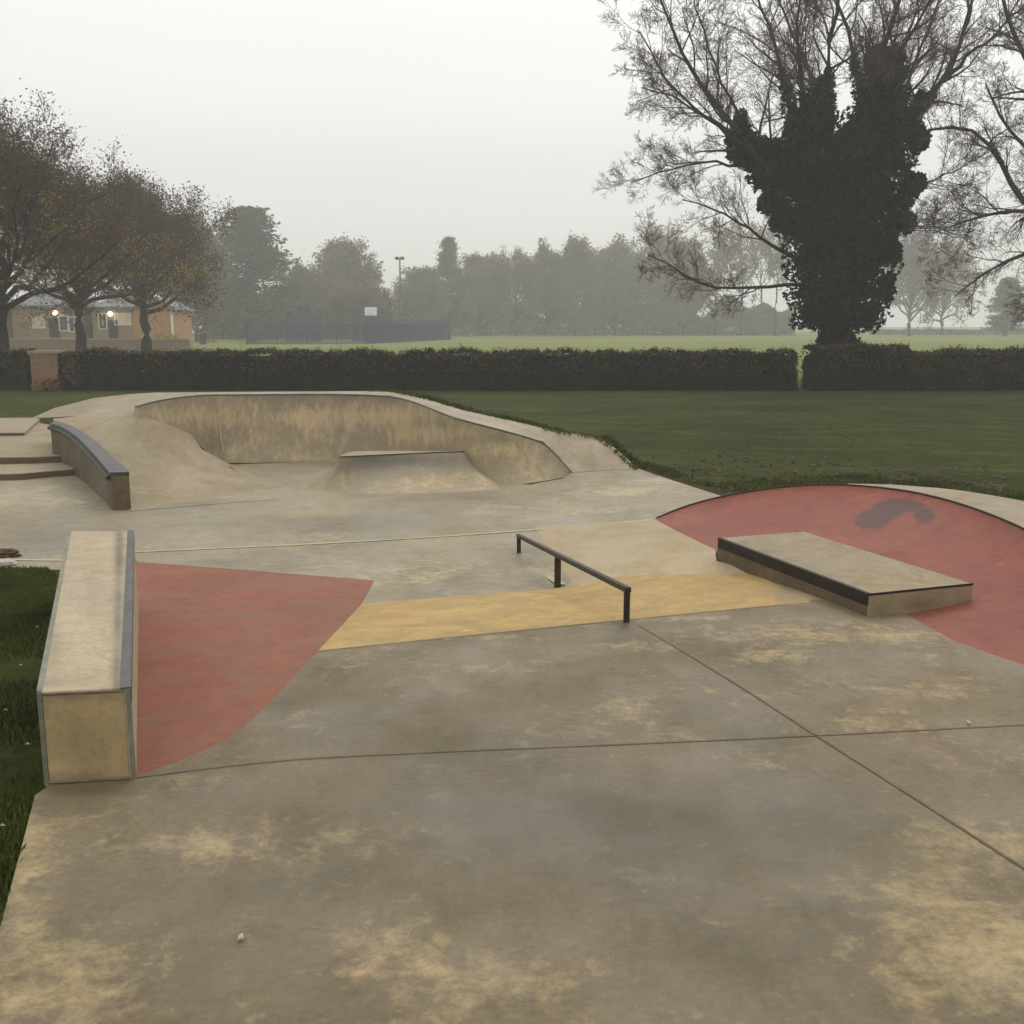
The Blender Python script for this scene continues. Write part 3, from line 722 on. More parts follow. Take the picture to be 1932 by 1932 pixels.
# ================================================================== HEDGES
HY = 40.3
def hedge(name, x0, x1, ztop, mat, label, n, seed, y=HY, depth=1.2, leaf=.055):
    rg = random.Random(seed); root = thing(name, ((x0 + x1) / 2, y, GZ), label, 'hedge')
    # lumpy core
    nx = max(6, int((x1 - x0) / .35)); nz = 6; V = []; Fc = []
    ring = [(0, 0), (0, .35), (0, .7), (.06, .93), (.3, 1), (.7, 1), (.94, .93), (1, .7), (1, 0)]
    for i in range(nx + 1):
        x = x0 + (x1 - x0) * i / nx
        for (u, v) in ring:
            e = .12 if i in (0, nx) else 0
            h = ztop - GZ - .07
            q = Vector((x, y + (u - .5) * (depth - .15), GZ + v * h * (1 - e)))
            q += Vector((0, .1 * noise.noise(q * 1.3), .08 * noise.noise(q * .9 + Vector((5, 0, 0))) if v > .5 else 0)); V.append(q)
    K = len(ring)
    for i in range(nx):
        for j in range(K - 1): a = i * K + j; Fc.append([a, a + 1, a + K + 1, a + K])
    Fc += [list(range(K)), list(range(nx * K, nx * K + K))[::-1]]
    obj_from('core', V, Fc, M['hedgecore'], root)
    mb = MB(); h = ztop - GZ
    for k in range(n):
        x = rg.uniform(x0 - .05, x1 + .05); q = rg.random()
        wob = .2 * noise.noise(Vector((x * .8, seed, 0))) + .13 * noise.noise(Vector((x * 4, seed, 2)))
        if q < .6: p = Vector((x, y - depth / 2 + rg.uniform(-.06, .12), GZ + h * rg.random() ** .8 + wob))
        elif q < .93: p = Vector((x, y + rg.uniform(-.5, .5) * depth, GZ + h + wob + rg.gauss(0, .045)))
        else: p = Vector((rg.choice((x0, x1)) + rg.uniform(-.12, .1), y + rg.uniform(-.5, .5) * depth, GZ + h * rg.random()))
        p.y += .3 * noise.noise(p * 1.3)
        if noise.noise(p * 2.1 + Vector((seed, 3, 1))) > .42 and q < .6: continue
        mb.leaf(p, leaf * rg.uniform(.6, 1.4), rg)
    mb.build('foliage', mat, root)
    mb = MB()
    for k in range(int(n * .28)):
        x = rg.uniform(x0, x1); cl = noise.noise(Vector((x * 1.1, seed, 5)))
        wob = .2 * noise.noise(Vector((x * .8, seed, 0))) + .13 * noise.noise(Vector((x * 4, seed, 2)))
        if rg.random() < .7: p = Vector((x, y + rg.uniform(-.55, .5) * depth, GZ + h + wob + abs(rg.gauss(0, .07)) + max(0, cl) * .3 * rg.random() ** 2))
        else: p = Vector((x, y - depth / 2 - .03, GZ + h * (1 - .5 * rg.random() ** 1.5)))
        mb.leaf(p, leaf * rg.uniform(.5, 1), rg)
    mb.build('new_growth', M['tips'], root); rebase(root); return root
X = lambda px, d=HY: D(px, 700, d).x
hedge('hedge', X(128), X(1494), .93, M['hedge'], 'long dark clipped hedge running behind the bowl to the ivy tree', 30000, 21)
hedge('hedge', X(-260), X(62), .93, M['hedge'], 'short dark hedge end left of the brick pier', 6000, 22)
hedge('hedge', X(1524), X(1700), 1.12, M['hedge'], 'rough dark hedge mound wrapped around the foot of the ivy tree', 6500, 23, depth=1.5)
hedge('hedge', X(1702), X(2250), .96, M['hedge2'], 'brownish leafy hedge running right from the ivy tree', 12000, 24)
# brick pier and russet shrub
pr = thing('brick_pier', (X(98), HY - .2, GZ), 'buff brick pier standing in the gap of the hedge', 'pier')
p = (X(98), HY - .2)
mb = MB(); mb.box(p[0] - .5, p[0] + .5, p[1] - .45, p[1] + .45, GZ, .93); o = mb.build('shaft', M['brick_p'], pr)
mb = MB(); mb.box(p[0] - .56, p[0] + .56, p[1] - .5, p[1] + .5, .93, 1.03); mb.build('cap', M['bank'], pr); stain_shade_attr([o for o in bpy.data.objects if o.name.startswith('cap')][-1].data)
rebase(pr)
def shrub(name, px, base, w, h, mats, n, seed, label, leaf=.06, d=None):
    rg = random.Random(seed); c = P(px, base, GZ) if d is None else Vector((X(px, d), d, GZ))
    root = thing(name, c, label, 'shrub'); mb = MB(); st_ = MB()
    for k in range(14):
        a = rg.uniform(0, 6.28); st_.tube([c, c + Vector((math.cos(a) * w * .2, math.sin(a) * w * .2, h * .5)), c + Vector((math.cos(a) * w * .45, math.sin(a) * w * .4, h * rg.uniform(.7, 1)))], [.03, .02, .008], 4)
    for k in range(n):
        v = Vector((rg.gauss(0, 1), rg.gauss(0, 1), rg.gauss(0, 1))).normalized() * rg.random() ** .4
        q = c + Vector((v.x * w / 2, v.y * w / 2, h * .52 + v.z * h * .5)); q += Vector((1, 1, 1)) * .12 * noise.noise(q * 3)
        mb.leaf(q, leaf * rg.uniform(.6, 1.3), rg)
    st_.build('stems', M['bark'], root); mb.build('foliage', mats, root); rebase(root)
shrub('leafy_shrub', 148, 0, 1.0, 1.35, M['russet'], 1800, 31, 'russet leafed shrub at the hedge end beside the brick pier', d=HY - .3)
shrub('leafy_shrub', 84, 0, 1.0, .5, M['orange'], 500, 32, 'low scatter of orange leaves at the foot of the brick pier', d=HY - .9)

# ================================================================== TREES
def grow(out, rg, p, d, L, r, lvl, mx, cfg):
    n = 5 if lvl < mx else 3
    pts = [p.copy()]; rad = [r]; q = p.copy(); dd = d.normalized(); step = L / n
    for i in range(n):
        dd = (dd + Vector((rg.gauss(0, 1), rg.gauss(0, 1), rg.gauss(0, 1))) * cfg['wig'] + Vector((0, 0, cfg['up']))).normalized()
        q = q + dd * step; pts.append(q.copy()); rad.append(max(cfg['rmin'], r * (1 - .65 * (i + 1) / n)))
    out.append((pts, rad, lvl))
    if lvl < mx: sprout(out, rg, pts, rad, L, lvl, mx, cfg)
def sprout(out, rg, pts, rad, L, lvl, mx, cfg, lo=.2):
    k = cfg['kids'][min(lvl, len(cfg['kids']) - 1)]
    for c in range(k):
        t = lo + (1 - lo) * (c + rg.random()) / k; f = t * (len(pts) - 1); i = min(int(f), len(pts) - 2)
        p = pts[i].lerp(pts[i + 1], f - i); r = rad[i] + (rad[i + 1] - rad[i]) * (f - i); ax = (pts[i + 1] - pts[i]).normalized()
        side = Vector((rg.gauss(0, 1), rg.gauss(0, 1), rg.gauss(0, 1))); side = (side - ax * side.dot(ax)).normalized()
        a = math.radians(rg.uniform(*cfg['ang'])); d = ax * math.cos(a) + side * math.sin(a)
        ln = L * rg.uniform(.38, .62) * (1.15 - .5 * t) * cfg.get('lf', 1)
        grow(out, rg, p, d, ln, max(cfg['rmin'], r * .52), lvl + 1, mx, cfg)
def mesh_branches(out, thick):
    a, b = MB(), MB()
    for pts, rad, lvl in out:
        if lvl <= thick: a.tube(pts, rad, 7 if lvl == 0 else 5, False)
        else: b.tube(pts, rad, 3, False)
    return a, b

# ---- the ivy tree
TD = 41.0
rg = random.Random(5)
iv = thing('ivy_tree', (D(1578,735,TD).x, TD, GZ), 'big bare tree with its trunk and limbs smothered in black green ivy', 'tree')
def Q(x, y, dy=0): return D(x, y, TD + dy)
limbs = [
 ([(1578,760,0),(1576,640,0),(1582,560,0),(1580,470,0),(1590,400,0)], .62, .42),
 ([(1575,520,0),(1495,390,-.5),(1400,262,-.8),(1330,170,-1),(1275,80,-1.2),(1240,-10,-1)], .30, .05),
 ([(1470,350,-.4),(1385,255,-1),(1300,195,-1.5),(1210,165,-2)], .14, .03),
 ([(1570,450,0),(1552,300,.3),(1557,160,.4),(1572,60,.3),(1585,-50,.2),(1590,-160,0)], .28, .05),
 ([(1550,400,.6),(1495,250,1),(1480,130,1.4),(1435,20,1.8),(1410,-80,2)], .22, .04),
 ([(1595,420,0),(1640,250,-.6),(1662,110,-1),(1690,10,-1.2),(1725,-90,-1.5)], .30, .06),
 ([(1595,420,.4),(1625,220,1.2),(1612,80,1.6),(1565,-40,2),(1540,-150,2)], .22, .04),
 ([(1605,430,0),(1680,290,.6),(1742,195,1),(1792,140,1.3),(1822,50,1.4),(1850,-70,1.6)], .28, .06),
 ([(1785,148,1.3),(1840,95,1),(1890,50,.6),(1950,-10,.4)], .12, .04),
 ([(1575,545,0),(1480,533,-.6),(1405,548,-1),(1330,545,-1.2),(1270,500,-1.3),(1225,485,-1.5)], .13, .03),
 ([(1565,500,.3),(1478,480,.6),(1428,440,.9),(1360,400,1),(1290,375,1.4)], .14, .03),
 ([(1480,350,0),(1370,300,.6),(1290,310,1),(1190,345,1.2)], .11, .025),
 ([(1600,480,0),(1700,430,-.5),(1760,425,-.8),(1800,445,-1)], .09, .02),
 ([(1610,380,0),(1735,345,-1.2),(1790,330,-1.6),(1840,300,-2)], .10, .02),
 ([(1580,400,0),(1530,250,-1.0),(1500,90,-3.5),(1520,-60,-4)], .2, .04),
 ([(1590,400,0),(1655,230,-1.0),(1700,90,-4),(1780,-40,-4.6)], .2, .04),
 ([(1590,400,.8),(1560,220,3),(1500,70,4.2),(1440,-60,5)], .2, .04),
 ([(1600,400,.8),(1680,240,3),(1740,90,4),(1790,-60,4.6)], .2, .04),
 ([(1430,300,-.8),(1340,230,-2.4),(1250,150,-3),(1210,60,-3.4)], .12, .03),
 ([(1440,310,.8),(1360,150,2.4),(1320,40,3),(1300,-60,3)], .12, .03),
]
out = []; ivl = []
cfg = dict(wig=.15, up=.05, rmin=.005, kids=[7, 7, 6, 5], ang=(20, 48))
for k, (pts, r0, r1) in enumerate(limbs):
    pl = [Q(*p) for p in pts]; pl = resample(smoothline(pl, 2), 12)
    for i in range(1, 12): pl[i] += Vector((rg.gauss(0, .05), rg.gauss(0, .05), rg.gauss(0, .05)))
    if k: r0 *= .8; r1 *= .7
    rad = [r0 + (r1 - r0) * (i / 11) ** .7 for i in range(12)]
    out.append((pl, rad, 0)); ivl.append((pl, rad, r0))
    if k: sprout(out, rg, pl, rad, 5.6 if r0 > .15 else 4.0, 0, 4, dict(cfg, kids=[15 if r0 > .15 else 12, 8, 6, 4], ang=(22, 60)), lo=.38)
a, b = mesh_branches(out, 1)
a.build('trunk', M['bark'], iv, True); b.build('twigs', M['twig'], iv)
# root flare
mb = MB()
for blob in [(1582,600,92,30),(1582,560,102,45),(1584,500,108,52),(1588,450,112,50),(1588,395,124,50),(1600,345,128,50),(1545,330,110,45),(1620,300,105,50),(1480,330,72,38),(1430,290,52,34),
             (1395,262,28,26),(1402,240,12,30),(1440,300,40,30),(1520,260,44,30),(1540,225,40,34),(1555,185,16,42),(1650,240,72,50),(1665,190,46,50),(1672,140,38,46),(1650,105,14,20),(1690,108,12,26),
             (1705,225,32,30),(1735,195,12,20),(1730,260,20,26),(1722,345,24,22),(1700,375,26,20),(1692,415,28,26),(1680,470,20,24),(1672,540,20,30),(1490,420,36,20),(1455,385,26,20),(1560,420,105,40),(1495,235,10,40),(1470,290,30,22),(1578,660,44,60),(1580,720,60,30)]:
    x, y, rx, ry = blob; c = Q(x, y); sc_ = TD / F
    Rx, Rz = rx * sc_, ry * sc_; Ry = min(Rx, 2.2) * .95
    n = int(520 + 900 * Rx * Rz)
    for k in range(n):
        v = Vector((rg.gauss(0, 1), rg.gauss(0, 1), rg.gauss(0, 1))).normalized() * (rg.random() ** .35)
        q = c + Vector((v.x * Rx, v.y * Ry, v.z * Rz)); w = noise.noise_vector(q * 1.4) * .22 + noise.noise_vector(q * 4) * .08
        mb.leaf(q + w, rg.uniform(.06, .14), rg)
    if Rx > .7:      # inner mass of old stems and leaves
        for k in range(int(140 * Rx * Rz)):
            v = Vector((rg.gauss(0, 1), rg.gauss(0, 1), rg.gauss(0, 1))).normalized() * (.75 * rg.random() ** .5)
            mb.leaf(c + Vector((v.x * Rx, v.y * Ry, v.z * Rz)), .28, rg)
for pl, rad, r0 in ivl[1:]:
    if r0 < .12: continue
    for k in range(1500):
        t = rg.random() * 6.0; i = int(t); p = pl[i].lerp(pl[i + 1], t - i); v = Vector((rg.gauss(0, 1), rg.gauss(0, 1), rg.gauss(0, 1))).normalized()
        mb.leaf(p + v * (.1 + (.42 - .045 * t) * rg.random() ** .5), rg.uniform(.05, .12), rg)
mb.build('ivy', M['ivy'], iv); rebase(iv)

# ---- bare tree leaning in from the right
rt = thing('bare_tree', (D(2120,735,38).x, 38, GZ), 'bare spreading tree at the right edge with a limb arching down towards the ivy tree', 'tree')
def Q2(x, y, dy=0): return D(x, y, 38 + dy)
limbs = [([(2120,760,0),(2115,600,0),(2110,450,0),(2120,300,0)], .42, .25),
 ([(2110,460,0),(1990,410,-.4),(1925,385,-.6),(1888,300,-.8),(1835,236,-1),(1750,246,-1.2)], .16, .03),
 ([(2110,500,0),(1985,470,.5),(1920,480,.8),(1850,520,1),(1800,560,1.3)], .10, .02),
 ([(2000,412,-.4),(1930,395,0),(1860,405,.6),(1800,425,1),(1760,440,1.2)], .09, .02),
 ([(2118,380,0),(2010,250,.4),(1950,140,.6),(1900,40,.8),(1880,-60,1)], .18, .04),
 ([(2118,340,0),(2040,200,-.6),(2000,80,-1),(1960,-60,-1.2)], .2, .05),
 ([(2118,420,0),(2000,330,1.4),(1900,250,2),(1860,160,2.4)], .12, .03),
 ([(2118,520,0),(2020,540,-.4),(1960,590,-.8)], .08, .02),
 ([(2120,300,0),(2140,120,0),(2150,-40,0)], .25, .08), ([(2120,330,0),(2230,200,0),(2300,40,0)], .2, .05)]
out = []
for k, (pts, r0, r1) in enumerate(limbs):
    pl = resample(smoothline([Q2(*p) for p in pts], 2), 12); rad = [r0 + (r1 - r0) * i / 11 for i in range(12)]
    out.append((pl, rad, 0))
    if k: sprout(out, rg, pl, rad, 3.8, 0, 4, dict(cfg, up=.02, kids=[10, 7, 6, 4], ang=(24, 62)), lo=.25)
a, b = mesh_branches(out, 1); a.build('trunk', M['bark'], rt, True); b.build('twigs', M['twig'], rt); rebase(rt)

# ---- near-left autumn trees
def auto_tree(name, c, H, W, seed, label, mats, kids, rmin, leaves=0, leafsize=.1, leafmat=None, trunk=.2, th=.25, group=None, up=.05, lean=0, leafprob_yellow=0, cat='tree', nl=9, spread=.02, el0=-12):
    rg = random.Random(seed); root = thing(name, c, label, cat, group)
    out = []; hh = H * th; r0 = trunk
    pl = resample([c, c + Vector((rg.gauss(0, .1), 0, hh * .5)), c + Vector((lean, 0, hh)), c + Vector((lean * 1.6, 0, H * .5))], 10)
    for i in range(2, 10): pl[i] += Vector((rg.gauss(0, .004 * H), rg.gauss(0, .004 * H), 0))
    rad = [r0 * (1 - .6 * (i / 9)) for i in range(10)]
    out.append((pl, rad, 0))
    cf = dict(wig=.16, up=up, rmin=rmin, kids=kids, ang=(26, 60), lf=1.05)
    cz = hh + (H - hh) * .45          # centre of the crown dome
    for k in range(nl):
        t = th * .9 + (.49 - th * .9) * k / (nl - 1); f = min(8.99, t / .5 * 9); i = int(f); p = pl[i].lerp(pl[i + 1], f - i)
        az = k * 2.4 + rg.uniform(-.4, .4); el = math.radians(el0 + (84 - el0) * (k / (nl - 1)) ** .8 + rg.uniform(-8, 8))
        tgt = c + Vector((math.cos(az) * math.cos(el) * W * .5, math.sin(az) * math.cos(el) * W * .5, 0))
        tgt.z = c.z + cz + math.sin(el) * ((H - cz) if el > 0 else (cz - hh) * 1.2)
        tgt = p.lerp(tgt, rg.uniform(.72, .92))
        m_ = p.lerp(tgt, .5) + Vector((0, 0, -.04 * H * math.cos(el) + rg.gauss(0, .02 * H)))
        lb = resample(smoothline([p, m_, tgt], 2), 8)
        for q in lb[1:]: q += Vector((rg.gauss(0, 1), rg.gauss(0, 1), rg.gauss(0, 1))) * .012 * H
        lr = [max(rmin, rad[i] * .6 * (1 - .8 * q / 7)) for q in range(8)]
        out.append((lb, lr, 1)); sprout(out, rg, lb, lr, (tgt - p).length * .85, 1, len(kids), cf, lo=.25)
    a, b = mesh_branches(out, 1)
    a.build('trunk', mats[0], root, True); b.build('twigs', mats[1], root)
    if leaves:
        tips = [o for o in out if o[2] >= len(kids) - 1]; mb = MB(); my = MB()
        for k in range(leaves):
            pts = rg.choice(tips)[0]; p = rg.choice(pts) + Vector([max(-1.4, min(1.4, rg.gauss(0, 1))) for _ in range(3)]) * spread * H
            yellow = leafprob_yellow and noise.noise(p * .45 + Vector((seed, 0, 0))) > .12 and p.z < H * .66
            (my if yellow else mb).leaf(p, leafsize * rg.uniform(.6, 1.4), rg)
        if mb.V: mb.build('leaves', leafmat, root)
        if my.V: my.build('yellow_leaves', M['yleaf'], root)
    rebase(root); return root
def base_at(px, d): q = D(px, 700, d); return Vector((q.x, d, GZ))
auto_tree('autumn_tree', base_at(8, 46), 11.2, 13.5, 41, 'largest brown twigged autumn tree at the left edge, with yellow leaves', (M['bark'], M['twigbrown']), [9, 9, 7, 6], .009, 34000, .055, M['russet'], .34, .30, leafprob_yellow=1, nl=26, lean=.2, el0=0, spread=.03)
auto_tree('autumn_tree', base_at(157, 62), 11.0, 13.5, 42, 'brown autumn tree with its trunk standing before the two houses', (M['bark'], M['twigbrown']), [9, 8, 7, 5], .012, 34000, .07, M['russet'], .36, .34, leafprob_yellow=1, nl=26, el0=-4, spread=.035)
auto_tree('autumn_tree', base_at(277, 76), 12.3, 11.5, 43, 'dark brown autumn tree with its trunk left of the orange brick gable', (M['bark'], M['twigbrown']), [9, 8, 7, 5], .014, 36000, .085, M['russet'], .42, .30, nl=26, el0=-8, spread=.035)

# ---- far trees: prototypes copied into place
def proto(name, kind, seed):
    c = Vector((0, 0, 0))
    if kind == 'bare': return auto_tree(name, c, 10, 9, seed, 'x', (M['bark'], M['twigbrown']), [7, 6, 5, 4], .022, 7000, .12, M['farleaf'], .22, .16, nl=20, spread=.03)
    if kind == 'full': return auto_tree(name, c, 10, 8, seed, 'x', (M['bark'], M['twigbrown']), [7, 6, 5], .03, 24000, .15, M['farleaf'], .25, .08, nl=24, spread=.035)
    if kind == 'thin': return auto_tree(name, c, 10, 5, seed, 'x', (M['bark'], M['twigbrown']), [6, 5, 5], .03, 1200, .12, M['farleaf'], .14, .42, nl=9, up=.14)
    # conifer: whorled drooping boughs
    rg = random.Random(seed); root = thing(name, c, 'x', 'tree'); st_ = MB(); mb = MB()
    st_.tube([Vector((0, 0, 0)), Vector((0, 0, 5)), Vector((0, 0, 9.8))], [.24, .15, .03], 7)
    for k in range(150):
        h = 1 + 8.9 * (k / 150); R = 1.9 * (1 - (h / 10.2) ** 2.2) ** .7 * rg.uniform(.75, 1.12) ; az = rg.uniform(0, 6.28)
        e = Vector((math.cos(az) * R, math.sin(az) * R, h + rg.uniform(-.3, .35))); s = Vector((0, 0, h))
        st_.tube([s, s.lerp(e, .6) + Vector((0, 0, .12)), e], [.04, .025, .01], 3)
        for j in range(95):
            q = s.lerp(e, .15 + .88 * rg.random() ** .7) + Vector((rg.gauss(0, .2), rg.gauss(0, .2), rg.gauss(0, .16))); mb.leaf(q, rg.uniform(.07, .16), rg)
    st_.build('trunk', M['bark'], root); mb.build('foliage', M['conifer'], root); return root
protos = {}
def place(name, kind, variant, px, by, ty, wpx, label, rz=0, group='misty trees beyond the playing field'):
    key = (kind, variant); c = P(px, by, GZ); d = c.y; H = (by - ty) / F * d * 1.02; W = wpx * 1.22 / F * d
    nw = {'bare': 9.0, 'full': 8.0, 'thin': 5.0, 'conifer': 3.8}[kind]
    if key not in protos: root = protos[key] = proto(name, kind, 60 + variant * 7 + len(kind))
    else:
        src = protos[key]; root = src.copy(); COL.objects.link(root)
        for ch in [o for o in bpy.data.objects if o.parent == src]:
            q = ch.copy(); COL.objects.link(q); q.parent = root
        root.name = name
    root.location = c; root.scale = (W / nw, W / nw, H / 10.0); root.rotation_euler = (0, 0, rz)
    tag(root, label, 'tree', group)
T = [
 ('broad_tree','full',0,372,645,424,110,'hazy brown tree just right of the orange brick gable'),
 ('conifer_tree','conifer',0,474,640,408,150,'tallest misty evergreen left of the blue sports cage'),
 ('broad_tree','full',1,420,640,520,90,'low dull tree at the left foot of the tallest evergreen'),
 ('broad_tree','full',1,570,638,515,80,'low pale tree between the tallest evergreen and the domed tree'),
 ('broad_tree','full',0,650,636,470,118,'domed grey green tree behind the white backboard'),
 ('broad_tree','full',1,690,640,545,120,'dark low spreading tree right behind the white backboard'),
 ('broad_tree','full',0,800,635,516,92,'rounded tree just right of the tall lamp post'),
 ('conifer_tree','conifer',0,847,634,460,52,'narrow pointed tree rising above the middle of the wood'),
 ('broad_tree','full',0,905,634,494,100,'grey tree directly right of the narrow pointed tree'),
 ('bare_tree','bare',1,972,634,482,95,'second rounded grey tree right of the narrow pointed tree'),
 ('broad_tree','full',1,1030,634,482,90,'third tree right of the narrow pointed tree, full crowned'),
 ('broad_tree','full',0,1085,634,466,84,'grey tree with a small tuft above the wood, left of the dip in the skyline'),
 ('broad_tree','full',1,1160,633,474,110,'rounded misty tree just right of the dip in the skyline'),
 ('bare_tree','bare',0,1235,632,446,140,'broad bare tree, second right of the dip in the skyline'),
 ('broad_tree','full',0,1290,633,470,110,'full misty tree below the left branches of the ivy tree'),
 ('slender_tree','thin',0,1350,633,430,90,'slender pale tree, leftmost of the thin trunks near the ivy tree'),
 ('slender_tree','thin',1,1398,633,420,90,'slender pale tree, second of the thin trunks near the ivy tree'),
 ('slender_tree','thin',0,1432,632,425,80,'slender pale tree, third of the thin trunks near the ivy tree'),
 ('slender_tree','thin',1,1462,634,415,80,'slender pale tree partly behind the left edge of the ivy'),
 ('bare_tree','bare',1,1715,634,445,130,'pale bare tree right behind the ivy tree, far across the field'),
 ('bare_tree','bare',0,1775,632,470,120,'pale bare tree, second right of the ivy tree across the field'),
 ('conifer_tree','conifer',0,1896,634,530,62,'small dark rounded evergreen far off at the right edge'),
]
for k, t in enumerate(T): place(*t, rz=k * 1.7 if t[1] != 'conifer' else k)
# the lower mass of the far wood
def wood_mass(name, x0, x1, by, top0, top1, n, seed, label, mat, leaf=.45):
    rg = random.Random(seed); mb = MB()
    for k in range(n):
        x = rg.uniform(x0, x1); t = rg.random() ** .8; top = top0 + (top1 - top0) * (.5 + .5 * noise.noise(Vector((x * .02, seed, 0))) * 1.6)
        c = P(x, by, GZ); d = c.y + rg.uniform(0, 14); y = by + (top - by) * t
        q = D(x, y, d); q.z = max(GZ + .1, q.z); mb.leaf(q, leaf * rg.uniform(.6, 1.4), rg)
    o = mb.build(name, mat); tag(o, label, 'undergrowth', None, 'stuff')
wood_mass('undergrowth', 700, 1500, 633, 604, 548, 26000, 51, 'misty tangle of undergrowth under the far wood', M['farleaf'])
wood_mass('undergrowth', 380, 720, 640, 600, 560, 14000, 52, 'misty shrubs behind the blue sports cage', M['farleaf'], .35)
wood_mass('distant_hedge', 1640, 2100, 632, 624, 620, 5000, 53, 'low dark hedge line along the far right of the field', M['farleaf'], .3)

# ================================================================== HOUSES
def gable_house(name, x0, x1, d, zt, zr, depth, wallm, label, hip=1.2, front_gable=False):
    root = thing(name, ((x0 + x1) / 2, d, GZ), label, 'house')
    V, Fc = boxv(x0, x1, d, d + depth, GZ - .1, zt)
    if front_gable:
        xm = (x0 + x1) / 2; mb = MB(); V2 = [(x0, d, GZ - .1), (x1, d, GZ - .1), (x1, d, zt), (xm, d, zr), (x0, d, zt)]
        V2 = V2 + [(a, b + depth, c_) for a, b, c_ in V2]
        mb.add(V2, [[0, 1, 2, 3, 4], [9, 8, 7, 6, 5], [0, 5, 6, 1], [1, 6, 7, 2], [2, 7, 8, 3], [3, 8, 9, 4], [4, 9, 5, 0]]); mb.build('wall', wallm, root)
        mb = MB(); e = .3; k = (zr - zt) / (xm - x0)
        for s in (-1, 1):
            xe = xm + s * (xm - x0 + e); a = [(xm, d - .3, zr + .05), (xe, d - .3, zt - e * k + .05), (xe, d + depth + .3, zt - e * k + .05), (xm, d + depth + .3, zr + .05)]
            b = [(p_[0], p_[1], p_[2] + .14) for p_ in a]; mb.add(a + b, [[0, 1, 2, 3], [7, 6, 5, 4], [0, 4, 5, 1], [1, 5, 6, 2], [2, 6, 7, 3], [3, 7, 4, 0]])
        mb.build('roof', M['roof'], root)
    else:
        obj_from('wall', V, Fc, wallm, root); e = .4; ym = d + depth / 2
        V = [(x0 - e, d - e, zt), (x1 + e, d - e, zt), (x1 + e, d + depth + e, zt), (x0 - e, d + depth + e, zt), (x0 + hip, ym, zr), (x1 - hip, ym, zr)]
        V += [(a, b, c_ - .18) for a, b, c_ in V[:4]]
        obj_from('roof', V, [[0, 1, 5, 4], [1, 2, 5], [2, 3, 4, 5], [3, 0, 4], [6, 7, 1, 0], [7, 8, 2, 1], [8, 9, 3, 2], [9, 6, 0, 3], [9, 8, 7, 6]], M['roof'], root)
    return root
def window(root, xc, zc, w, h, d, pane, bars=1):
    mb = MB(); t = .09
    mb.box(xc - w / 2, xc - w / 2 + t, d - .07, d + .05, zc - h / 2, zc + h / 2); mb.box(xc + w / 2 - t, xc + w / 2, d - .07, d + .05, zc - h / 2, zc + h / 2)
    mb.box(xc - w / 2 + t, xc + w / 2 - t, d - .07, d + .05, zc + h / 2 - t, zc + h / 2); mb.box(xc - w / 2 + t, xc + w / 2 - t, d - .07, d + .05, zc - h / 2, zc - h / 2 + t)
    for k in range(bars): x = xc - w / 2 + w * (k + 1) / (bars + 1); mb.box(x - .04, x + .04, d - .06, d + .04, zc - h / 2 + t, zc + h / 2 - t)
    f = mb.build('window', M['frame'], root)
    mb = MB(); mb.box(xc - w / 2 + t, xc + w / 2 - t, d - .03, d + .02, zc - h / 2 + t, zc + h / 2 - t); mb.build('pane', pane, f)
def door(root, xc, z0, w, h, d):
    mb = MB(); mb.box(xc - w / 2, xc + w / 2, d - .06, d + .04, z0, z0 + h); o = mb.build('door', M['dark'], root)
def wall_lamp(root, xc, zc, d, r):
    mb = MB(); mb.box(xc - .05, xc + .05, d - .25, d, zc + r * .8, zc + r * .8 + .08); o = mb.build('lamp_bracket', M['dark'], root)
    mb = MB(); c = Vector((xc, d - .3, zc)); n = 8
    pts = [c + Vector((0, 0, r * math.cos(math.pi * (i + .01) / n))) for i in range(n + 1)]; mb.tube(pts, [max(.01, r * math.sin(math.pi * i / n)) for i in range(n + 1)], 12); mb.build('lamp_globe', M['lamp'], o, True)
HD = 112.0
hx = lambda px: D(px, 620, HD).x
hz = lambda py: D(966, py, HD).z
h1 = gable_house('brick_house', hx(24), hx(150), HD, hz(576), hz(538), 7, M['brick'], 'buff brick bungalow with grey roof and lit wall lamp at the far left', 3.0)
# side wing turned to the left
window(h1, hx(74), hz(606), 1.35, 1.5, HD, M['pale_glass'], 1); door(h1, hx(103), GZ, 1.1, hz(601) - GZ, HD); window(h1, hx(121), hz(610), 1.0, 1.6, HD, M['glass'], 0)
window(h1, hx(141), hz(612), 1.2, 1.6, HD, M['glass'], 1); wall_lamp(h1, hx(108), hz(590), HD, .24); rebase(h1)
h2 = gable_house('brick_house', hx(168), hx(252), HD + 1, hz(578), hz(556), 7, M['brick'], 'buff brick bungalow with a lit lamp, right of the first autumn trunk', 1.6)
window(h2, hx(188), hz(606), .9, 1.7, HD + 1, M['glass'], 1); window(h2, hx(226), hz(602), 1.8, 1.3, HD + 1, M['pale_glass'], 1); door(h2, hx(207), GZ, 1.0, hz(604) - GZ, HD + 1); wall_lamp(h2, hx(205), hz(592), HD + 1, .24); rebase(h2)
h3 = gable_house('brick_house', hx(291), hx(362), HD - 6, hz(586), hz(566), 6, M['brick_o'], 'small orange brick gabled building right of the bungalows', front_gable=True)
mb = MB(); mb.box(hx(358), hx(362), HD - 6.12, HD - 6.001, hz(640), hz(586)); mb.build('downpipe', M['frame'], h3); rebase(h3)
h4 = gable_house('brick_house', hx(-120), hx(6), HD - 4, hz(578), hz(545), 7, M['brick'], 'buff brick house cut off by the left edge', 2.0)
window(h4, hx(-30), hz(606), 1.3, 1.5, HD - 4, M['glass'], 1); rebase(h4)
